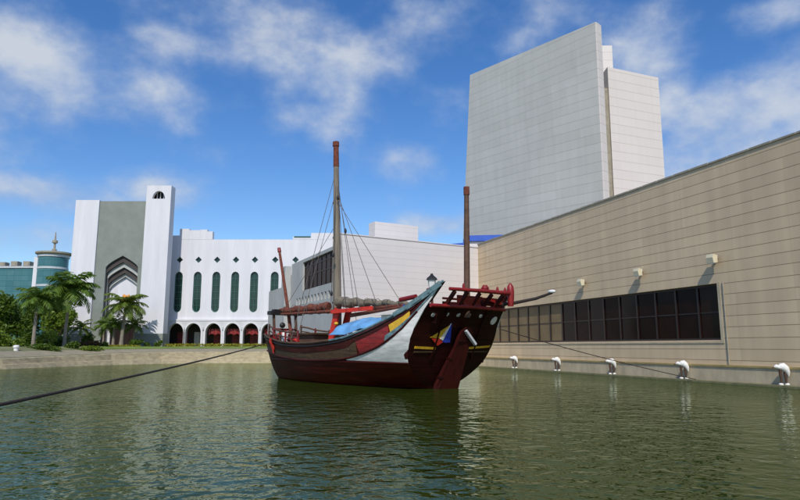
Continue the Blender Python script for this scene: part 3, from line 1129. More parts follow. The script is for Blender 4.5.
# arcade storey, a little proud
arches = [ax(p, 340) for p in (176, 193.5, 213.5, 232.5, 251)]
st = arches[-1] - arches[-2]
arches += [arches[-1] + st, arches[-1] + 2 * st, arches[-1] + 3 * st, arches[-1] + 4 * st]
q = MB()
q.facade([(x0, -1.0), (x1, -1.0), (x1, zcor - .15), (x0, zcor - .15)],
         [arch(c_, 1.18, az_(333), az_(323.5), -.6) for c_ in arches], -.35, .8)
q.build('arcade_wall', M['white2'], arc)
q = MB()
for c_ in arches:
    ol = arch(c_, 1.42, az_(333), az_(321.6), -.3)
    il = arch(c_, 1.20, az_(333), az_(323.3), -.31)
    q.facade(ol[:1] + ol[1:], [[(p[0], p[1] + .02) for p in il]], -.43, .076)
q.build('arch_hoods', M['white'], arc)
q = MB()
q.box(x0, -.42, zcor - .148, x1, .0, zcor + .12)
q.build('cornice', M['white'], arc)
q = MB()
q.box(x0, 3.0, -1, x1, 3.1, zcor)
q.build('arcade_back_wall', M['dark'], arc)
for k, c_ in enumerate(arches):
    q = MB()
    q.box(c_ - .85, 2.85, -.6, c_ - .03, 2.97, 2.3)
    q.box(c_ + .03, 2.85, -.6, c_ + .85, 2.97, 2.3)
    q.build('door', M['red_door'] if k != 1 else M['sidegrey'], arc)
    if k in (2, 3, 4, 5):
        q = MB()
        n_ = 10
        rows_ = []
        for zz in (0, 1):
            rows_.append([(c_ - 1.0 + 2.0 * i / n_, .62 + .05 * math.sin(i * 2.1), (2.75 - .0 if zz else 1.75 + .25 * abs(math.sin(i * math.pi / 5)))) for i in range(n_ + 1)])
        q.grid(rows_)
        t2 = MB()
        t2.grid([[(p[0], p[1] + .03, p[2]) for p in r_] for r_ in rows_])
        q.add(t2.v, t2.f)
        q.build('valance', M['redpanel'], arc)
q = MB()
for c_ in [(arches[i] + arches[i + 1]) / 2 for i in range(0, len(arches) - 1)]:
    q.box(c_ - .10, -.55, 2.55, c_ + .10, -.36, 2.95)
q.build('wall_lanterns', M['lightgrey'], arc)

# ================================================================== TEAL BUILDING AND ROUND TOWER far left
TY = 205.0
tl_ = thing('office_building', 'teal glass office block far off behind the palms at the left edge', 'building', (-150, TY, GZ))
q = MB()
xr = at(40, 300, TY).x + 150
ztl = at(20, 268, TY).z - GZ
q.box(-40, 0, -1, xr, 30, ztl)
q.build('glass_facade', M['teal'], tl_)
q = MB()
q.box(-40, -.3, ztl + .002, xr, 30, ztl + .6)
q.build('roof_edge', M['lightgrey'], tl_)
for k in range(12):
    q = MB()
    x = xr - 2.2 - k * 4.1
    q.box(x - 1.1, 1, ztl + .602, x + 1.1, 3.5, ztl + 2.0 + random.uniform(0, .5))
    q.box(x - .8, .8, ztl + .9, x + .8, .998, ztl + 1.8)
    q.build('roof_unit', M['coping'], tl_)

RY = 196.0
rc = at(50, 300, RY)
rt = thing('round_tower', 'round glass stair tower with dark rim and antenna on its roof', 'tower', (rc.x, RY, GZ))
rad = (at(64, 280, RY).x - at(36.5, 280, RY).x) / 2
zt2 = at(50, 253, RY).z - GZ
q = MB()
q.lathe([(rad, -1), (rad, zt2 - 1.6)], (0, 0, 0), 40)
q.build('glass_drum', M['teal'], rt, True)
for (za, zb, r_) in ((zt2 - 1.6, zt2 - .9, rad + .25), (zt2 - 5.4, zt2 - 4.8, rad + .12), (zt2 - 11, zt2 - 10.4, rad + .12)):
    q = MB()
    q.lathe([(r_, za), (r_, zb)], (0, 0, 0), 40)
    q.build('floor_band', M['lightgrey'], rt, True)
q = MB()
q.lathe([(rad + .2, zt2 - .898), (rad + .9, zt2 - .5), (rad + .9, zt2), (rad - .5, zt2 + .15)], (0, 0, 0), 40)
q.build('roof_rim', M['coping'], rt, True)
q = MB()
q.box(-rad - .3, -2.6, -1, -rad + 2.9, -.8, zt2 - 1.62)
q.build('stair_panel', M['white'], rt)
q = MB()
q.lathe([(.75, zt2 + .15), (.7, zt2 + 1.2), (.35, zt2 + 1.4), (.3, zt2 + 3.0), (.85, zt2 + 3.3), (.8, zt2 + 4.0), (.3, zt2 + 4.3), (.12, zt2 + 6.8)], (0, 0, 0), 10)
q.build('antenna', M['coping'], rt)

# ================================================================== BOAT
S0 = Vector((1.97, 31.3, 0))
fw = Vector((-.68, .733, 0)).normalized()
B_RZ = math.atan2(fw.y, fw.x)
boat = thing('wooden_junk', 'dark red wooden sailing junk with bare masts and painted stern moored in the pond', 'boat', S0, B_RZ)
XS = [0, 2, 4, 6, 8, 11, 13, 14.2]
ZT = [-.8, 0, .6, 1.3, 2.2, 3, 4, 5]
HB = [[.25, .85, 1.9, 2.7, 3.0, 2.95, 2.75, 2.45],
      [.30, 1.3, 2.15, 2.75, 3.0, 3.02, 2.95, 2.8],
      [.40, 1.7, 2.35, 2.75, 2.97, 3.0, 3.0, 3.0],
      [.45, 1.8, 2.35, 2.68, 2.88, 2.95, 2.95, 2.95],
      [.40, 1.75, 2.25, 2.52, 2.70, 2.78, 2.8, 2.8],
      [.30, 1.25, 1.68, 1.98, 2.22, 2.32, 2.4, 2.4],
      [.20, .72, 1.05, 1.32, 1.55, 1.68, 1.7, 1.7],
      [.12, .36, .60, .82, 1.02, 1.14, 1.2, 1.2]]


def crv(xs, ys, x):
    if x <= xs[0]:
        return ys[0]
    if x >= xs[-1]:
        return ys[-1]
    i = max(k for k in range(len(xs)) if xs[k] <= x)
    i = min(i, len(xs) - 2)
    h = xs[i + 1] - xs[i]

    def sl(k):
        if k == 0:
            return (ys[1] - ys[0]) / (xs[1] - xs[0])
        if k == len(xs) - 1:
            return (ys[-1] - ys[-2]) / (xs[-1] - xs[-2])
        return (ys[k + 1] - ys[k - 1]) / (xs[k + 1] - xs[k - 1])
    t = (x - xs[i]) / h
    a_, b_ = sl(i) * h, sl(i + 1) * h
    return (2 * t ** 3 - 3 * t * t + 1) * ys[i] + (t ** 3 - 2 * t * t + t) * a_ + (-2 * t ** 3 + 3 * t * t) * ys[i + 1] + (t ** 3 - t * t) * b_


def hb(x, z):
    return crv(XS, [crv(ZT, row, z) for row in HB], x)


def hX(x, z):
    r = x
    if x < 4:
        r -= (.44 * max(z, 0) + .26 * max(z - 3.1, 0)) * (1 - smooth(x / 4))
    if x > 11:
        r += .64 * math.sqrt(max(z, 0) / 2.8) * smooth((x - 11) / 3.2)
    return r


def hp(x, z, side=1, off=0.0):
    return Vector((hX(x, z), side * (hb(x, z) + off), z))


def zsheer(x):
    return crv([0, .5, 1, 2, 3, 4, 6, 8, 11, 13, 14.2], [4.92, 4.25, 3.72, 3.08, 2.70, 2.46, 2.28, 2.2, 2.3, 2.56, 2.82], x)


def zband(x):
    return crv([0, .5, 1, 2, 4, 8, 12, 14.2], [4.45, 3.1, 2.5, 1.88, 1.40, 1.25, 1.45, 1.75], x)


xs_ = [.0, .12, .25, .5, .75] + [1 + .4 * i for i in range(34)]
xs_ = [x for x in xs_ if x < 14.2] + [14.2]
NV = 22


def zrow(x, v):
    return -.8 + (zsheer(x) + .8) * v


q = MB()
for sd in (1, -1):
    outer = [[hp(x, zrow(x, j / NV), sd) for j in range(NV + 1)] for x in xs_]
    n0 = len(q.f)
    q.grid(outer)
    # colour: lower hull vs. upper planks
    nc = NV
    for i in range(len(xs_) - 1):
        for j in range(nc):
            zc = zrow((xs_[i] + xs_[i + 1]) / 2, (j + .5) / NV)
            q.mi[n0 + i * nc + j] = 1 if zc < 1.28 else 0
    inner = []
    for x in xs_:
        zd_ = max(zsheer(x) - .85, .9)
        inner.append([hp(x, zd_ + (zsheer(x) - zd_) * j / 5, sd, -.14) for j in range(6)])
    q.grid(inner)
    q.grid([[hp(x, zsheer(x), sd), hp(x, zsheer(x), sd, -.14)] for x in xs_])
# bow plate (flat transom bow)
q.grid([[hp(14.2, zrow(14.2, j / NV), 1), hp(14.2, zrow(14.2, j / NV), -1)] for j in range(NV + 1)])
# bottom
q.grid([[hp(x, -.8, 1), hp(x, -.8, -1)] for x in xs_], 1)
q.build('hull', [M['maroon'], M['maroon2']], boat, True)

q = MB()


def zdeck(x):
    return min(zsheer(x) - .80, 3.35)


q.grid([[Vector((hX(x, zdeck(x)), (hb(x, zdeck(x)) - .10) * k, zdeck(x) + .10 * (1 - k * k))) for k in (-1, -.5, 0, .5, 1)] for x in xs_])
q.build('deck', M['deck'], boat)

# transom
ZTOP = 3.95


def tx(y, z):
    hbw = max(hb(0, z), .01)
    return hX(0, z) - .16 * (1 - min(1, (y / hbw) ** 2))


q = MB()
NY = 14
rows_ = []
for j in range(25):
    z = -.8 + (ZTOP + .8) * j / 24
    w_ = hb(0, z)
    rows_.append([Vector((tx(w_ * k / NY * 1.0, z), w_ * k / NY, z)) for k in range(-NY, NY + 1)])
q.grid(rows_)
q.grid([[Vector((p.x + .16, p.y * .97, p.z)) for p in r_] for r_ in rows_])
q.grid([rows_[-1], [Vector((p.x + .16, p.y * .97, p.z)) for p in rows_[-1]]])
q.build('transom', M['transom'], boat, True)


def tpatch(mb, outline, off=.03, thick=.035, mi=0):
    """flat piece laid on the transom: outline in (y, z)"""
    n = len(outline)
    f_ = [Vector((tx(y, z) - off - thick, y, z)) for y, z in outline]
    b_ = [Vector((tx(y, z) - off + .03, y, z)) for y, z in outline]
    mb.add(f_ + b_, [tuple(range(n)), tuple(reversed(range(n, 2 * n)))] + [(i, (i + 1) % n, (i + 1) % n + n, i + n) for i in range(n)], mi)


def tstrip(mb, y0, y1, z0, z1, off=.03, thick=.03, n=8, mi=0):
    for i in range(n):
        a_, b_ = y0 + (y1 - y0) * i / n, y0 + (y1 - y0) * (i + 1) / n
        za, zb = z0 + (z1 - z0) * i / n, z0 + (z1 - z0) * (i + 1) / n
        h_ = .055
        tpatch(mb, [(a_, za - h_), (b_, zb - h_), (b_, zb + h_), (a_, za + h_)], off, thick, mi)


# planks' seams as thin battens, two vertical posts
for y in (-1.45, 1.45):
    q = MB()
    for j in range(10):
        za, zb = 1.4 + j * .25, 1.4 + (j + 1) * .25
        tpatch(q, [(y - .05, za), (y + .05, za), (y + .05, zb), (y - .05, zb)], .02, .06)
    q.build('transom_batten', M['transom'], boat)
# yellow stripes
q = MB()
tstrip(q, 2.62, 1.35, 1.98, 1.93)
o = q.build('yellow_stripe', M['yellow'], boat)
q = MB()
tstrip(q, -.62, -2.75, 1.93, 2.03)
q.build('yellow_stripe', M['yellow'], boat)
q = MB()
for k in range(14):
    y = 2.55 - k * .09
    tpatch(q, [(y - .04, 1.74), (y + .04, 1.74), (y + .03, 1.82), (y - .03, 1.82)], .03, .02)
for k in range(20):
    y = -.75 - k * .1
    tpatch(q, [(y - .045, 1.73), (y + .045, 1.73), (y + .03, 1.81), (y - .03, 1.81)], .03, .02)
q.build('scallop_trim', M['olive'], boat)


def tdisc(y, z, r):
    return [(y + r * math.cos(2 * math.pi * k / 14), z + r * math.sin(2 * math.pi * k / 14)) for k in range(14)]


q = MB()
tpatch(q, tdisc(-2.32, 3.32, .20))
q.build('white_disc', M['ornwhite'], boat)
for (y, z) in ((1.35, 3.5), (-.15, 3.5), (-1.05, 3.5), (.6, 3.5), (2.2, 3.45)):
    q = MB()
    tpatch(q, tdisc(y, z, .085))
    q.build('white_stud', M['sidegrey'], boat)
# triangular emblem
em = MB()
tpatch(em, [(.80, 3.10), (.78, 2.20), (1.06, 2.24)], .045, .02)
tpatch(em, [(.80, 3.12), (.52, 2.22), (.781, 2.20)], .045, .02)
eo = em.build('emblem', M['bpaint'], boat)
q = MB()
tpatch(q, [(.88, 3.02), (1.25, 2.40), (1.88, 2.44)], .045, .02)
q.build('yellow_field', M['yellow'], eo)
q = MB()
tpatch(q, [(.83, 3.10), (1.06, 2.30), (1.28, 2.38)], .065, .02)
q.build('white_field', M['ornwhite'], eo)
q = MB()
tpatch(q, [(1.80, 2.40), (1.25, 2.37), (1.02, 2.22), (1.30, 2.06)], .05, .02)
q.build('red_field', M['brightred'], eo)

# rudder: raked plank hung on the transom
q = MB()
rp = [(-.50, -.8), (.88, -.8), (.82, .2), (.60, 1.0), (.30, 1.9), (.20, 2.75), (-.02, 2.95), (-.46, 2.90), (-.62, 2.6), (-.66, 1.8), (-.64, .8), (-.60, 0)]
q.slab([(tx(0, z) - .12, y, z) for (y, z) in rp], (-.20, 0, 0))
q.build('rudder', M['rudder'], boat)
for z in (.55, 1.45, 2.3):
    q = MB()
    ya = .82 - max(0, z - .2) * .30
    q.box(tx(0, z) - .35, -.68, z - .05, tx(0, z) - .08, min(ya, 1.0) + .04, z + .05)
    q.build('rudder_strap', M['transom'], boat)
q = MB()
q.bar((-1.72, -.02, 2.78), (-1.72, -.72, 2.12), .12, .15, (1, 0, 0))
q.build('rudder_handle', M['lightgrey'], boat)

# band of painted panels on both sides (port one is in view)


def strip(name, material, x0_, x1_, lo, hi, off=.035, sd=1, n=24, label=None, slant=0.0, nz=4):
    mb = MB()
    fr, bk_ = [], []
    for i in range(n + 1):
        x = x0_ + (x1_ - x0_) * i / n
        z0_, z1_ = lo(x), hi(x)
        r1, r2 = [], []
        for j in range(nz + 1):
            z = z0_ + (z1_ - z0_) * j / nz
            xx = min(max(x + slant * (j / nz - .5), 0), 14.2)
            r1.append(hp(xx, z, sd, off))
            r2.append(hp(xx, z, sd, -.02))
        fr.append(r1)
        bk_.append(r2)
    mb.grid(fr)
    mb.grid(bk_)
    for rr in ((fr[0], bk_[0]), (fr[-1], bk_[-1]), ([r[0] for r in fr], [r[0] for r in bk_]), ([r[-1] for r in fr], [r[-1] for r in bk_])):
        mb.grid([list(rr[0]), list(rr[1])])
    o_ = mb.build(name, material, boat, True)
    if label:
        o_['label'] = label
    return o_


for sd in (1, -1):
    strip('white_quarter_panel', M['whitepaint'], 0.0, 3.9, lambda x: 1.28 + .05 * x / 3.9, lambda x: max(zband(x) - .02, 1.30 + .05 * x / 3.9), .03, sd)
    strip('olive_strake', M['olive'], 3.05, 14.0, lambda x: zband(x) + .06, lambda x: zsheer(x) - .16, .03, sd, 40)
    strip('dark_upper_strake', M['maroon'], .55, 14.05, lambda x: zsheer(x) - (.52 if x > 3.3 else .40), lambda x: zsheer(x) - .17, .05, sd, 40)
    strip('red_panel', M['redpanel'], 1.35, 3.0, lambda x: zband(x) + .06, lambda x: zsheer(x) - .14, .04, sd, 16, None, .35)
    strip('yellow_panel', M['yellow'], .62, 1.30, lambda x: zband(x) + .36, lambda x: zsheer(x) - .40, .04, sd, 10, None, .25)
    strip('teal_panel', M['tealpaint'], .0, 1.42, lambda x: zband(x) + .04 if x > .06 else 4.30, lambda x: min(zband(x) + .36, zsheer(x) - .05), .05, sd, 18)
    # wales and cap rails as swept bars
    for (nm, m__, zf, r_, xa_, xb_, off) in (('cap_rail', M['tealpaint'], lambda x: zsheer(x) + .01, .065, 0.0, 5.2, .02),
                                             ('cap_rail', M['olive'], lambda x: zsheer(x) + .01, .07, 5.2, 14.2, .02),
                                             ('upper_wale', M['black'], lambda x: zsheer(x) - .15, .04, .25, 14.2, .06),
                                             ('lower_wale', M['maroon'], lambda x: zband(x) + .02, .055, .3, 14.2, .04),
                                             ('rubbing_strake', M['maroon2'], lambda x: 1.25, .05, .0, 13.9, .02)):
        mb = MB()
        pts = [hp(xa_ + (xb_ - xa_) * i / 40, zf(xa_ + (xb_ - xa_) * i / 40), sd, off) for i in range(41)]
        mb.tube(pts, r_, 8)
        o_ = mb.build(nm, m__, boat, True)
    # wing plank sweeping past the stern
    mb = MB()
    pts = [hp(1.3, zsheer(1.3) - .02, sd, .05), hp(.8, zsheer(.8), sd, .06), hp(.4, zsheer(.4) - .02, sd, .06), hp(.1, zsheer(.1) - .04, sd, .06)]
    tip = pts[-1] + (pts[-1] - pts[-2]).normalized() * .16
    for a_, b_ in zip(pts, pts[1:] + [tip]):
        mb.bar(a_, b_, .10, .25, (0, 0, 1))
    mb.build('stern_wing', M['tealpaint'], boat)

# stern gallery: beams, posts, railing
q = MB()
xa2 = hX(0, 3.95) - .12
q.tube([(xa2, 2.74, 3.86), (xa2 - .10, 1.4, 3.87), (xa2 - .13, 0, 3.88), (xa2 - .10, -1.4, 3.87), (xa2, -2.62, 3.86)], [.09] * 5, 10)
q.build('lower_stern_beam', M['red'], boat, True)
q = MB()
xb2 = hX(0, 4.75) - .15
q.tube([(xb2, 2.1, 4.60), (xb2 - .1, 0, 4.62), (xb2 - .05, -2.25, 4.64)], [.08, .095, .105], 10)
q.build('upper_stern_beam', M['red'], boat, True)
for y in (1.75, .9, 0, -.9, -1.75):
    q = MB()
    q.bar((xa2, y, 3.90), (xb2, y, 4.52), .13, .16, (1, 0, 0))
    q.build('stern_post', M['maroon'], boat)
for (ya, yb, z_, h_) in ((1.9, .95, 4.22, .10), (.9, -.9, 4.20, .46), (-.95, -2.45, 4.20, .40), (1.9, .9, 4.02, .12)):
    q = MB()
    q.bar((xa2 + .04, ya, z_), (xa2 + .04, yb, z_), .07, h_)
    q.build('stern_board', M['maroon'], boat)
q = MB()
q.bar((xa2 - .10, -1.1, 4.34), (xa2 - .12, -2.2, 4.14), .07, .13)
q.build('stern_brace', M['red'], boat)
q = MB()
q.lathe([(.14, 4.0), (.18, 4.45), (.19, 4.75), (.15, 5.0), (.05, 5.16)], (xb2 - .02, -2.34, 0), 12)
q.build('corner_post', M['red'], boat, True)
q = MB()
q.lathe([(.17, 4.68), (.20, 4.78), (.10, 4.94)], (xb2 + .05, -.45, 0), 12)
q.build('stern_knob', M['red'], boat, True)
for y in (1.1, -1.4, -2.0):
    q = MB()
    q.lathe([(.06, 4.68), (.07, 4.80), (.03, 4.92)], (xb2 + .05, y, 0), 8)
    q.build('stern_pin', M['red'], boat, True)
q = MB()
q.tube([(.35, 2.35, 4.25), (-.75, 2.35, 4.35)], .11, 10)
q.build('stern_chock', M['red'], boat)
q = MB()
for y in (2.0,):
    q.bar((-1.7, y, 3.3), (-.3, y, 3.6), .10, .5)
q.bar((-.25, -2.3, 3.62), (-.25, 2.3, 3.62), .12, .45)
q.build('cabin_side', M['maroon'], boat)
# spar out over the stern
q = MB()
q.tube([(-1.5, -2.25, 4.08), (-2.8, -2.5, 4.17), (-3.9, -2.75, 4.34), (-4.75, -2.9, 4.58)], [.09, .085, .075, .06], 8)
sp_ = q.build('stern_spar', M['rope'], boat, True)
q = MB()
q.ell((-4.72, -2.9, 4.64), (.22, .12, .09))
q.build('spar_tip', M['lampglass'], sp_, True)

# lantern
q = MB()
lx, ly, lz = -1.45, 2.0, 4.60
q.lathe([(.25, 0), (.27, .08), (.20, .12)], (lx, ly, lz), 8)
ln_ = q.build('stern_lantern', M['red'], boat)
q = MB()
q.lathe([(.15, .122), (.19, .5)], (lx, ly, lz), 8)
q.build('glass', M['lampglass'], ln_)
q = MB()
q.lathe([(.27, .502), (.22, .60), (.08, .72), (.05, .80)], (lx, ly, lz), 8)
q.build('cap', M['black'], ln_)
q = MB()
q.bar((lx, ly, 3.5), (lx, ly, lz - .002), .09, .09)
q.build('post', M['brownwood'], ln_)

# masts
q = MB()
q.tube([(8.45, 0, 1.0), (8.47, 0, 4), (8.6, .0, 8), (8.75, 0, 12), (8.85, 0, 14.55)], [.29, .27, .23, .18, .15], 14)
mm = q.build('main_mast', M['wood'], boat, True)
q = MB()
q.tube([(8.86, 0, 14.56), (8.87, 0, 14.85)], [.21, .20], 12)
q.tube([(8.80, 0, 13.2), (8.85, 0, 14.555)], [.185, .165], 12)
q.build('mast_cap', M['redcanvas'], mm, True)
q = MB()
for z in (4.6, 6.5, 8.6, 10.8):
    r_ = .28 - .011 * z
    q.tube([(8.47 + .012 * z * 2.2, 0, z), (8.47 + .012 * z * 2.2, 0, z + .1)], r_ + .03, 12)
q.build('mast_band', M['brownwood'], mm, True)
q = MB()
q.tube([(13.2, 0, 1.8), (13.8, 0, 4.2), (14.55, 0, 6.6), (15.15, 0, 8.5)], [.13, .12, .105, .09], 10)
fm = q.build('fore_mast', M['redcanvas'], boat, True)
q = MB()
q.tube([(15.15, 0, 8.5), (15.24, 0, 8.78)], [.13, .12], 10)
q.build('mast_cap', M['red'], fm, True)
q = MB()
q.tube([(-1.80, -.05, 3.4), (-1.86, -.05, 7), (-1.90, -.05, 9.75)], [.16, .145, .12], 12)
mz = q.build('mizzen_mast', M['brownwood'], boat, True)
q = MB()
q.tube([(-1.90, -.05, 9.45), (-1.90, -.05, 9.85)], [.15, .15], 12)
q.build('mast_cap', M['redcanvas'], mz, True)

# lowered sail bundled on its boom
random.seed(5)
q = MB()
pts, rd = [], []
for i in range(34):
    t = i / 33
    x = 7.9 - 6.2 * t
    pts.append(Vector((x, .32 + .04 * math.sin(i * 1.7), 4.62 - .38 * t + .05 * math.sin(i * .9))))
    rd.append(.25 * (1 - t) ** .5 * (1 - .55 * t) + .07 + .025 * math.sin(i * 2.3))
q.tube(pts, rd, 12)
q.build('furled_sail', M['sail'], boat, True)
q = MB()
pts, rd = [], []
for i in range(30):
    t = i / 29
    pts.append(Vector((8.9 + 5.6 * t, .30 + .05 * math.sin(i * 1.3), 4.42 - .05 * t + .04 * math.sin(i * .8))))
    rd.append(.26 - .08 * t + .03 * math.sin(i * 2.1))
q.tube(pts, rd, 12)
q.build('furled_sail_forward', M['redcanvas'], boat, True)
q = MB()
q.tube([(14.6, .42, 4.16), (8.5, .45, 4.10), (4.5, .42, 4.12), (1.5, .35, 4.22)], [.07, .11, .10, .07], 10)
q.build('boom', M['redcanvas'], boat, True)
q = MB()
q.tube([(6.6, .40, 3.80), (4.0, .40, 3.98), (1.6, .36, 4.16)], [.12, .10, .06], 8)
q.build('lower_yard', M['redcanvas'], boat, True)
q = MB()
for i in range(13):
    x = 2.5 + i * .92
    t_ = min(1, max(0, (7.9 - x) / 6.2))
    rr_ = (.25 * (1 - t_) ** .5 * (1 - .55 * t_) + .13) if x < 7.9 else .30
    cz_ = 4.62 - .38 * t_ if x < 7.9 else 4.40
    q.tube([(x, .34 + rr_ * math.cos(a), cz_ - .06 + (rr_ + .05) * math.sin(a)) for a in [k * math.pi / 6 for k in range(13)]], .016, 5)
q.build('sail_gasket', M['stay'], boat)

# mast tabernacle: two red cheeks + bar
for y in (.42, -.42):
    q = MB()
    q.bar((7.85, y, 4.25), (8.75, y, 1.5), .14, .46, (1, 0, 0))
    q.build('mast_cheek', M['brightred'], boat)
q = MB()
q.bar((8.2, .62, 4.06), (4.3, .78, 4.10), .12, .22)
q.build('mast_bar', M['brightred'], boat)
q = MB()
q.ell((7.72, .62, 3.35), (.13, .13, .10))
q.build('mast_pin', M['yellow'], boat, True)

# deck house under the tarpaulin
q = MB()
q.box(2.95, -1.5, 1.6, 6.7, 1.5, 2.62)
q.build('hatch_house', M['brownwood'], boat)
q = MB()
q.box(1.0, -1.3, 2.3, 2.7, 1.5, 3.62)
q.build('cabin', M['ornwhite'], boat)
q = MB()
q.slab([(.85, -1.5, 3.622), (.85, 1.7, 3.622), (2.8, 1.7, 3.622), (2.8, -1.5, 3.622)], (0, 0, .07))
q.build('cabin_roof', M['whitepaint'], boat)
q = MB()
q.box(-.35, .9, 2.95, .65, 1.9, 4.05)
q.build('blue_locker', M['bpaint'], boat)

# bow: gallows frame, rails, cleats
for y in (.85, -.85):
    q = MB()
    q.bar((14.0, y, 1.9), (14.25, y, 4.1), .13, .15, (1, 0, 0))
    q.build('gallows_post', M['brownwood'], boat)
q = MB()
q.bar((14.25, 1.2, 4.22), (14.25, -1.2, 4.22), .5, .24)
q.bar((14.20, .95, 4.40), (14.20, -.95, 4.40), .34, .12)
q.build('gallows_beam', M['black'], boat)
q = MB()
q.bar((14.2, .95, 3.15), (14.2, -.95, 3.15), .12, .14)
q.bar((14.15, .95, 2.75), (14.15, -.95, 2.75), .12, .22)
q.build('gallows_rail', M['red'], boat)
q = MB()
q.tube([(13.3, 1.15, 2.55), (13.3, -1.15, 2.55)], .20, 12)
for y in (.9, .3, -.3, -.9):
    q.tube([(13.3, y - .04, 2.55), (13.3, y + .04, 2.55)], .29, 12)
q.build('windlass', M['maroon'], boat, True)
q = MB()
q.ell((13.95, .35, 3.42), (.16, .2, .19))
q.build('bow_fitting', M['black'], boat, True)
# bulwark rail on stanchions between bow and mast
for sd in (1, -1):
    q = MB()
    pts = [hp(9.0 + .45 * i, zsheer(9.0 + .45 * i) + .62 + (.08 if i > 8 else 0), sd, -.25) for i in range(11)]
    q.tube(pts, .055, 8)
    q.tube([p - Vector((0, 0, .30)) for p in pts], .04, 8)
    q.build('side_rail', M['brownwood'], boat, True)
    for i in range(0, 11, 2):
        q = MB()
        p = pts[i]
        q.bar(p - Vector((0, 0, .75)), p + Vector((0, 0, .12)), .09, .09, (1, 0, 0))
        q.build('rail_stanchion', M['brownwood'] if i % 4 else M['red'], boat)
q = MB()
q.box(9.6, -1.2, 1.5, 11.4, .9, 2.75)
q.build('fore_hatch', M['brownwood'], boat)
q = MB()
q.slab([(9.4, -1.4, 2.752), (9.4, 1.1, 2.752), (11.6, 1.1, 2.752), (11.6, -1.4, 2.752)], (0, 0, .10))
q.build('hatch_cover', M['olive'], boat)
for (x, y, z, sx, sy, sz, m__) in ((10.2, 1.75, 2.35, .35, .15, .16, 'brightred'), (11.0, 1.65, 2.45, .3, .15, .12, 'red'), (13.6, .7, 2.75, .2, .2, .22, 'brightred'), (12.6, 1.5, 2.55, .25, .12, .18, 'red')):
    q = MB()
    q.ell((x, y, z), (sx, sy, sz))
    q.build('rolled_cloth', M[m__], boat, True)
q = MB()
q.lathe([(.16, 2.15), (.21, 2.35), (.21, 2.75), (.15, 2.92)], (11.9, 1.45, 0), 12)
q.build('white_drum', M['ornwhite'], boat, True)
# red cloth over the bow side
q = MB()
rr, rb = [], []
for i in range(7):
    x = 12.35 + .42 * i / 6
    col_, cob = [], []
    for j in range(8):
        z = zsheer(x) + .05 - (.95 - .25 * abs(i - 3) / 3) * j / 7
        col_.append(hp(x - .12 * j / 7, z, 1, .13 + .03 * math.sin(i * 1.9 + j)))
        cob.append(hp(x - .12 * j / 7, z, 1, .09 + .03 * math.sin(i * 1.9 + j)))
    rr.append(col_)
    rb.append(cob)
q.grid(rr)
q.grid(rb)
q.build('red_bow_cloth', M['brightred'], boat, True)

# standing rigging: one stay per mesh
def stay(a_, b_, r_=.018, sag=.0, m__='stay'):
    mb = MB()
    a_, b_ = Vector(a_), Vector(b_)
    mb.tube([a_.lerp(b_, t) - Vector((0, 0, sag * 4 * t * (1 - t))) for t in [k / 8 for k in range(9)]], r_, 6)
    return mb.build('stay', M[m__], boat)


TOP = (8.78, 0, 13.0)
blk = []
for (a_, b_, r_) in ((TOP, (7.75, 1.0, 4.6), .024), ((8.72, 0, 12.2), (5.9, 1.4, 4.2), .018), ((8.72, 0, 12.2), (4.9, 1.2, 4.1), .018),
                     ((8.70, 0, 11.6), (3.6, 1.0, 4.2), .018), ((8.66, 0, 11.0), (2.2, .6, 4.35), .018),
                     ((8.70, 0, 11.8), (8.9, 2.5, 2.6), .016), (TOP, (9.6, 2.45, 2.5), .016), ((8.62, 0, 9.6), (13.9, .2, 4.6), .014),
                     ((8.84, 0, 14.3), (7.3, .3, 4.7), .016), (TOP, (9.4, -2.45, 2.5), .016)):
    stay(a_, b_, r_)
    blk.append((Vector(a_), Vector(b_)))
for (i, t) in ((0, .66), (1, .14), (2, .42), (0, .94)):
    mb = MB()
    p = blk[i][0].lerp(blk[i][1], t)
    mb.ell(p, (.08, .08, .17))
    mb.build('pulley_block', M['black'], boat, True)

# tarpaulin lying on the deck house
tp = MB()
NX_, NY_ = 26, 22
rows_ = []
random.seed(3)
ph = [random.uniform(0, 6) for _ in range(6)]
for i in range(NX_ + 1):
    u = i / NX_
    r_ = []
    for j in range(NY_ + 1):
        v = j / NY_ * 2 - 1
        x = 2.75 + 4.2 * u
        edge = abs(v) ** 5
        ridge = 3.55 - .16 * abs(v) - (.62 + .1 * math.sin(9 * u + ph[0])) * edge
        z = ridge - .25 * (u - .5) + .08 * math.sin(7 * u + 2 * v + ph[1]) + .05 * math.sin(17 * u - 5 * v + ph[2]) + .02 * math.sin(25 * v + ph[3] + 4 * u)
        e2 = max(0, abs(u - .5) * 2 - .86) / .14
        z -= .45 * e2
        r_.append(Vector((x, v * (1.75 + .05 * math.sin(8 * u)), max(z, 2.68))))
    rows_.append(r_)
tp.grid(rows_)
tp.grid([[p - Vector((0, 0, .02)) for p in r_] for r_ in rows_])
to = tp.build('tarpaulin', M['tarp'], None, True)
to.location = S0
to.rotation_euler = (0, 0, B_RZ)
tag(to, 'light blue crumpled tarpaulin spread over the deck amidships of the boat', 'tarpaulin')


def bw(p):
    return S0 + Matrix.Rotation(B_RZ, 3, 'Z') @ Vector(p)


# mooring ropes
def rope(name, a_, b_, r_, sag, label):
    mb = MB()
    a_, b_ = Vector(a_), Vector(b_)
    mb.tube([a_.lerp(b_, t) - Vector((0, 0, sag * 4 * t * (1 - t))) for t in [k / 24 for k in range(25)]], r_, 8)
    o_ = mb.build(name, M['rope'], None, True)
    tag(o_, label, 'rope')


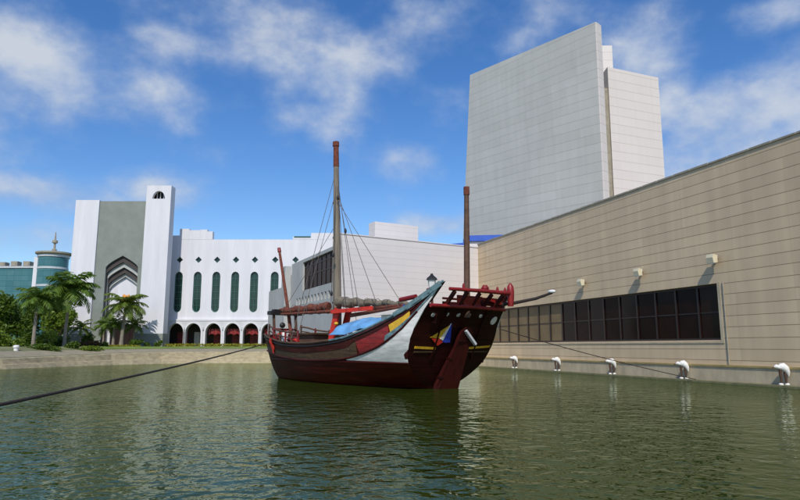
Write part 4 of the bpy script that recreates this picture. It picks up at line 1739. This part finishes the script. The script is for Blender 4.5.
bol = Vector((-5.9, .4, .28 + .14))
rope('mooring_rope', bol + Vector((0, 0, .40)), bw((14.0, 1.25, 2.3)), .030, .16, 'thick dark mooring rope stretched across the water to the bow')
rope('mooring_rope', bw((-1.9, -2.4, 2.9)), HA + hd * hx(700) - Vector((-hd.y, hd.x, 0)) * .5 + Vector((0, 0, .12)), .022, .12, 'thin stern mooring line slanting down to the foot of the beige wall')
t = thing('mooring_bollard', 'black iron bollard on the near quay holding the bow rope', 'bollard', bol)
q = MB()
q.lathe([(.22, 0), (.22, .05), (.13, .08), (.12, .38), (.19, .46), (.19, .54), (.08, .60)], (0, 0, 0), 16)
q.build('post', M['black'], t, True)

# ================================================================== PLANTS
def palm(label, x, y, z, h, fl, mm, nf=17, lean=(0, 0), tr=.17, seed=1, spike=False, group='palm trees before the white gate'):
    random.seed(seed)
    t = thing('palm_tree', label, 'palm', (x, y, z), 0, group)
    q = MB()
    n = 9
    pts = [Vector((lean[0] * (i / n) ** 1.6, lean[1] * (i / n) ** 1.6, -.2 + (h + .2) * i / n)) for i in range(n + 1)]
    q.tube(pts, [tr * (1.35 - .1 * i if i < 2 else 1.12 - .045 * i) for i in range(n + 1)], 9)
    q.build('trunk', M['bark'], t, True)
    top = pts[-1]
    q = MB()
    for k in range(nf):
        a_ = 2 * math.pi * (k * .381966) + random.uniform(-.2, .2)
        e_ = R(78 - 95 * (k / nf) + random.uniform(-10, 10))
        L = fl * random.uniform(.82, 1.1)
        p = top.copy()
        seg = 9
        hor = Vector((math.cos(a_), math.sin(a_), 0))
        side = Vector((-hor.y, hor.x, 0))
        path = [p.copy()]
        dirs = []
        for s_ in range(seg):
            d_ = hor * math.cos(e_) + Vector((0, 0, math.sin(e_)))
            dirs.append(d_)
            p = p + d_ * (L / seg)
            path.append(p.copy())
            e_ -= R(9 + 5 * s_ / seg + random.uniform(-2, 2))
        for s_ in range(seg):      # rachis
            w_ = .035 * (1 - .7 * s_ / seg) * fl / 2.5
            q.add([path[s_] - side * w_, path[s_] + side * w_, path[s_ + 1] + side * w_ * .8, path[s_ + 1] - side * w_ * .8], [(0, 1, 2, 3)])
        nl = 22
        for s_ in range(2, nl):
            f_ = s_ / nl * seg
            i0 = min(int(f_), seg - 1)
            c_ = path[i0].lerp(path[i0 + 1], f_ - i0)
            d_ = dirs[i0]
            ll = fl * .34 * math.sin(math.pi * (.12 + .85 * s_ / nl)) * random.uniform(.8, 1.1)
            for sg in (1, -1):
                v_ = (side * sg * .85 + d_ * .55 + Vector((0, 0, -.38 + random.uniform(-.2, .25)))).normalized()
                wv = d_ * (.034 * fl)
                e1 = c_ + v_ * ll * .6
                e2 = c_ + v_ * ll + Vector((0, 0, -ll * .22))
                q.add([c_ - wv * .6, c_ + wv * .6, e1 + wv * .7, e1 - wv * .7, e2], [(0, 1, 2, 3), (3, 2, 4)])
    q.build('crown', mm, t, fix=False)
    if spike:
        q = MB()
        for k in range(9):
            a_ = k * 2.4
            q.ell(top + Vector((.35 * math.cos(a_), .35 * math.sin(a_) - .2, .9 + .12 * (k % 4))), (.22, .2, .3), 7, 5)
        q.build('flower_spike', M['orange'], t, True)
    return t


def leafmass(q, c_, r_, n, size, seed):
    rn = random.Random(seed)
    # uneven lobes
    lobes = [(Vector((rn.uniform(-.55, .55) * r_[0], rn.uniform(-.55, .55) * r_[1], rn.uniform(-.45, .6) * r_[2])), rn.uniform(.38, .62)) for _ in range(9)]
    for i in range(n):
        lc, lr = rn.choice(lobes)
        d_ = Vector((rn.gauss(0, 1), rn.gauss(0, 1), rn.gauss(0, 1))).normalized()
        k = rn.random() ** .45
        p = c_ + lc + Vector((d_.x * r_[0] * lr * k, d_.y * r_[1] * lr * k, d_.z * r_[2] * lr * k))
        a_ = Vector((rn.gauss(0, 1), rn.gauss(0, 1), rn.gauss(0, .5) + .3)).normalized()
        b_ = a_.cross(Vector((rn.gauss(0, 1), rn.gauss(0, 1), rn.gauss(0, 1)))).normalized()
        s_ = size * rn.uniform(.6, 1.35)
        q.add([p - a_ * s_, p + b_ * s_ * .45, p + a_ * s_, p - b_ * s_ * .45], [(0, 1, 2, 3)])


def tree(name, label, cat, px, pyt, pyb, wpx, Y, mm, n, size, seed, trunk=True, group=None, zb=None):
    top, bot = at(px, pyt, Y), at(px, pyb, Y)
    zb = bot.z if zb is None else zb
    hw = wpx / 2 * Y / F_PX
    t = thing(name, label, cat, (bot.x, Y, zb), 0, group)
    hgt = top.z - zb
    q = MB()
    if trunk:
        c_, r_ = Vector((0, 0, hgt * .60)), (hw, hw * .9, hgt * .46)
        leafmass(q, c_, r_, n, size, seed)
        q.build('crown', mm, t, fix=False)
        q = MB()
        q.tube([(0, 0, -.2), (.05, 0, hgt * .25), (-.05, .05, hgt * .55)], [.16, .12, .06], 8)
        rn = random.Random(seed)
        for k in range(5):
            a_ = k * 1.3 + rn.random()
            q.tube([(0, 0, hgt * .28 + .1 * k), (hw * .35 * math.cos(a_), hw * .35 * math.sin(a_), hgt * .52), (hw * .6 * math.cos(a_), hw * .6 * math.sin(a_), hgt * .72)], [.07, .05, .02], 6)
        q.build('trunk', M['barkdark'], t, True)
    else:
        c_, r_ = Vector((0, 0, hgt * .50)), (hw, hw * .8, hgt * .58)
        leafmass(q, c_, r_, n, size, seed)
        q.build('foliage', mm, t, fix=False)
        q = MB()
        rn = random.Random(seed)
        for k in range(4):
            a_ = k * 1.6
            q.tube([(0, 0, -.15), (hw * .3 * math.cos(a_), hw * .3 * math.sin(a_), hgt * .5)], [.04, .015], 5)
        q.build('stem', M['barkdark'], t)
    return t


def pl(px, Y):
    return at(px, 345, Y).x


palm('palm with a pale grey trunk and dark crown nearest the left edge', pl(33, 70), 70, 1.35, 5.9, 3.0, M['palmleaf'], 22, (.05, 0), .20, 2)
palm('tallest palm, its drooping fronds crossing the left pier of the white gate', pl(64, 74), 74, 1.5, 7.3, 4.0, M['palmleaf'], 24, (.25, 0), .19, 3)
palm('palm with orange flowers before the pointed arch of the gate', pl(121, 86), 86, 1.95, 5.7, 3.6, M['palmleaf2'], 22, (.35, 0), .24, 4, True)
palm('young low palm between the tallest palm and the gate arch', pl(80, 83), 83, 1.9, 2.6, 2.0, M['palmleaf2'], 14, (0, 0), .12, 5)
palm('short palm standing at the left jamb of the gate arch', pl(103, 89), 89, 2.0, 3.0, 2.2, M['palmleaf'], 15, (0, 0), .14, 6)
palm('pale trunked short palm directly left of the palm with orange flowers', pl(113, 88), 88, 2.0, 3.1, 2.4, M['palmleaf'], 15, (0, 0), .2, 7)
palm('short palm right of the flowering palm beside the grey turret base', pl(133, 89), 89, 2.0, 3.0, 2.2, M['palmleaf'], 14, (.1, 0), .15, 8)

tree('broad_tree', 'dark bushy tree at the left edge in front of the teal office', 'tree', 6, 297, 352, 48, 82, M['leafdark'], 3800, .26, 21, zb=1.8)
tree('broad_tree', 'dark tree behind the pale trunked palm below the round tower', 'tree', 46, 294, 352, 46, 86, M['leafdark'], 3800, .26, 22, zb=1.9)
tree('broad_tree', 'lighter green tree filling the gap left of the gate', 'tree', 58, 308, 352, 30, 80, M['leafbright'], 2600, .22, 23, zb=1.7)
tree('broad_tree', 'mid green tree between the left edge and the pale trunked palm', 'tree', 24, 303, 352, 36, 88, M['leafdark'], 3000, .26, 24, zb=1.9)
tree('shrub', 'bright green rounded shrub low at the left edge of the bank', 'shrub', 7, 331, 357, 32, 68, M['leafbright'], 1900, .17, 31, False, zb=1.2)
tree('shrub', 'yellow green shrub right of the pale trunked palm', 'shrub', 45, 333, 355, 24, 73, M['leafbright'], 1500, .17, 32, False, zb=1.35)
tree('shrub', 'dark shrub just left of the pale palm trunk', 'shrub', 24, 330, 356, 20, 72, M['leafdark'], 1300, .17, 33, False, zb=1.3)
tree('shrub', 'green shrub around the foot of the tallest palm', 'shrub', 59, 337, 354, 20, 76, M['leafdark'], 1200, .16, 34, False, zb=1.45)
tree('hedge', 'long clipped hedge with reddish lower leaves before the gate', 'hedge', 83, 341, 353, 44, 80, M['leafred'], 2400, .15, 35, False, zb=1.5)
tree('shrub', 'dark shrub standing above the reddish hedge', 'shrub', 88, 335, 347, 20, 84, M['leafdark'], 1000, .16, 36, False, zb=1.85)
tree('shrub', 'round dark shrub at the left corner of the grey turret base', 'shrub', 136, 339, 348, 14, 87, M['leafdark'], 900, .14, 37, False, zb=1.95)
tree('shrub', 'small round shrub in the middle of the grey turret base', 'shrub', 147, 342, 348, 8, 88, M['leafdark'], 500, .12, 38, False, zb=1.95)
tree('shrub', 'ball shaped green shrub at the right end of the grey turret base', 'shrub', 158, 340.5, 348.5, 9, 87, M['leafdark'], 600, .12, 39, False, zb=1.95)
tree('shrub', 'low dark green shrub at the water bank directly under the tallest palm', 'shrub', 70, 341, 357, 22, 73, M['leafdark'], 1300, .15, 41, False, zb=1.3)
tree('shrub', 'pale green low shrub at the right end of the reddish hedge', 'shrub', 101, 342, 353, 16, 80, M['leafbright'], 900, .14, 42, False, zb=1.55)
tree('shrub', 'dark low shrub behind the white post on the bank', 'shrub', 17, 338, 358, 22, 70, M['leafdark'], 1300, .16, 43, False, zb=1.2)
tree('hedge', 'dark green low hedge along the bank between the white post and the tallest palm', 'hedge', 40, 345, 358, 36, 68, M['leafdark'], 2600, .14, 51, False, zb=1.1)
tree('hedge', 'bright low hedge on the bank right of the tallest palm', 'hedge', 84, 346, 356.5, 34, 73, M['leafbright'], 1800, .13, 52, False, zb=1.25)
tree('broad_tree', 'leafy tree rising between the two big palms', 'tree', 50, 283, 352, 26, 92, M['leafbright'], 2600, .24, 53, zb=1.95)
# flower beds
def bed(label, px0, px1, Y, h, mm, seed):
    a_, b_ = at(px0, 346, Y).x, at(px1, 346, Y).x
    q = MB()
    rn = random.Random(seed)
    for i in range(int((b_ - a_) * 130)):
        p = Vector((rn.uniform(a_, b_), Y + rn.uniform(-.7, .7), GZ - .12 + h * rn.random() ** .8))
        d_ = Vector((rn.gauss(0, 1), rn.gauss(0, 1), rn.gauss(0, .6))).normalized()
        e_ = d_.cross(Vector((rn.gauss(0, 1), rn.gauss(0, 1), 1))).normalized()
        s_ = .13 * rn.uniform(.6, 1.3)
        q.add([p - d_ * s_, p + e_ * s_ * .5, p + d_ * s_, p - e_ * s_ * .5], [(0, 1, 2, 3)])
    o_ = q.build('flower_bed', mm, None, fix=False)
    tag(o_, label, 'flower bed')


bed('yellow flower bed running along the foot of the arcade', 166, 268, 91, .55, M['leafyellow'], 1)
bed('yellow green planting bed on the lawn before the gate arch', 100, 140, 85, .35, M['leafyellow'], 2)

q = MB()
q.lathe([(.22, 0), (.22, .9), (.30, .95), (.30, 1.1), (.16, 1.2)], (0, 0, 0), 12)
o = q.build('litter_bin', M['ornwhite'], None, True)
p = at(16, 350, 64)
o.location = (p.x, 64, 1.0)
tag(o, 'small white post standing on the bank at the left edge', 'post')
o.name = 'bank_post'
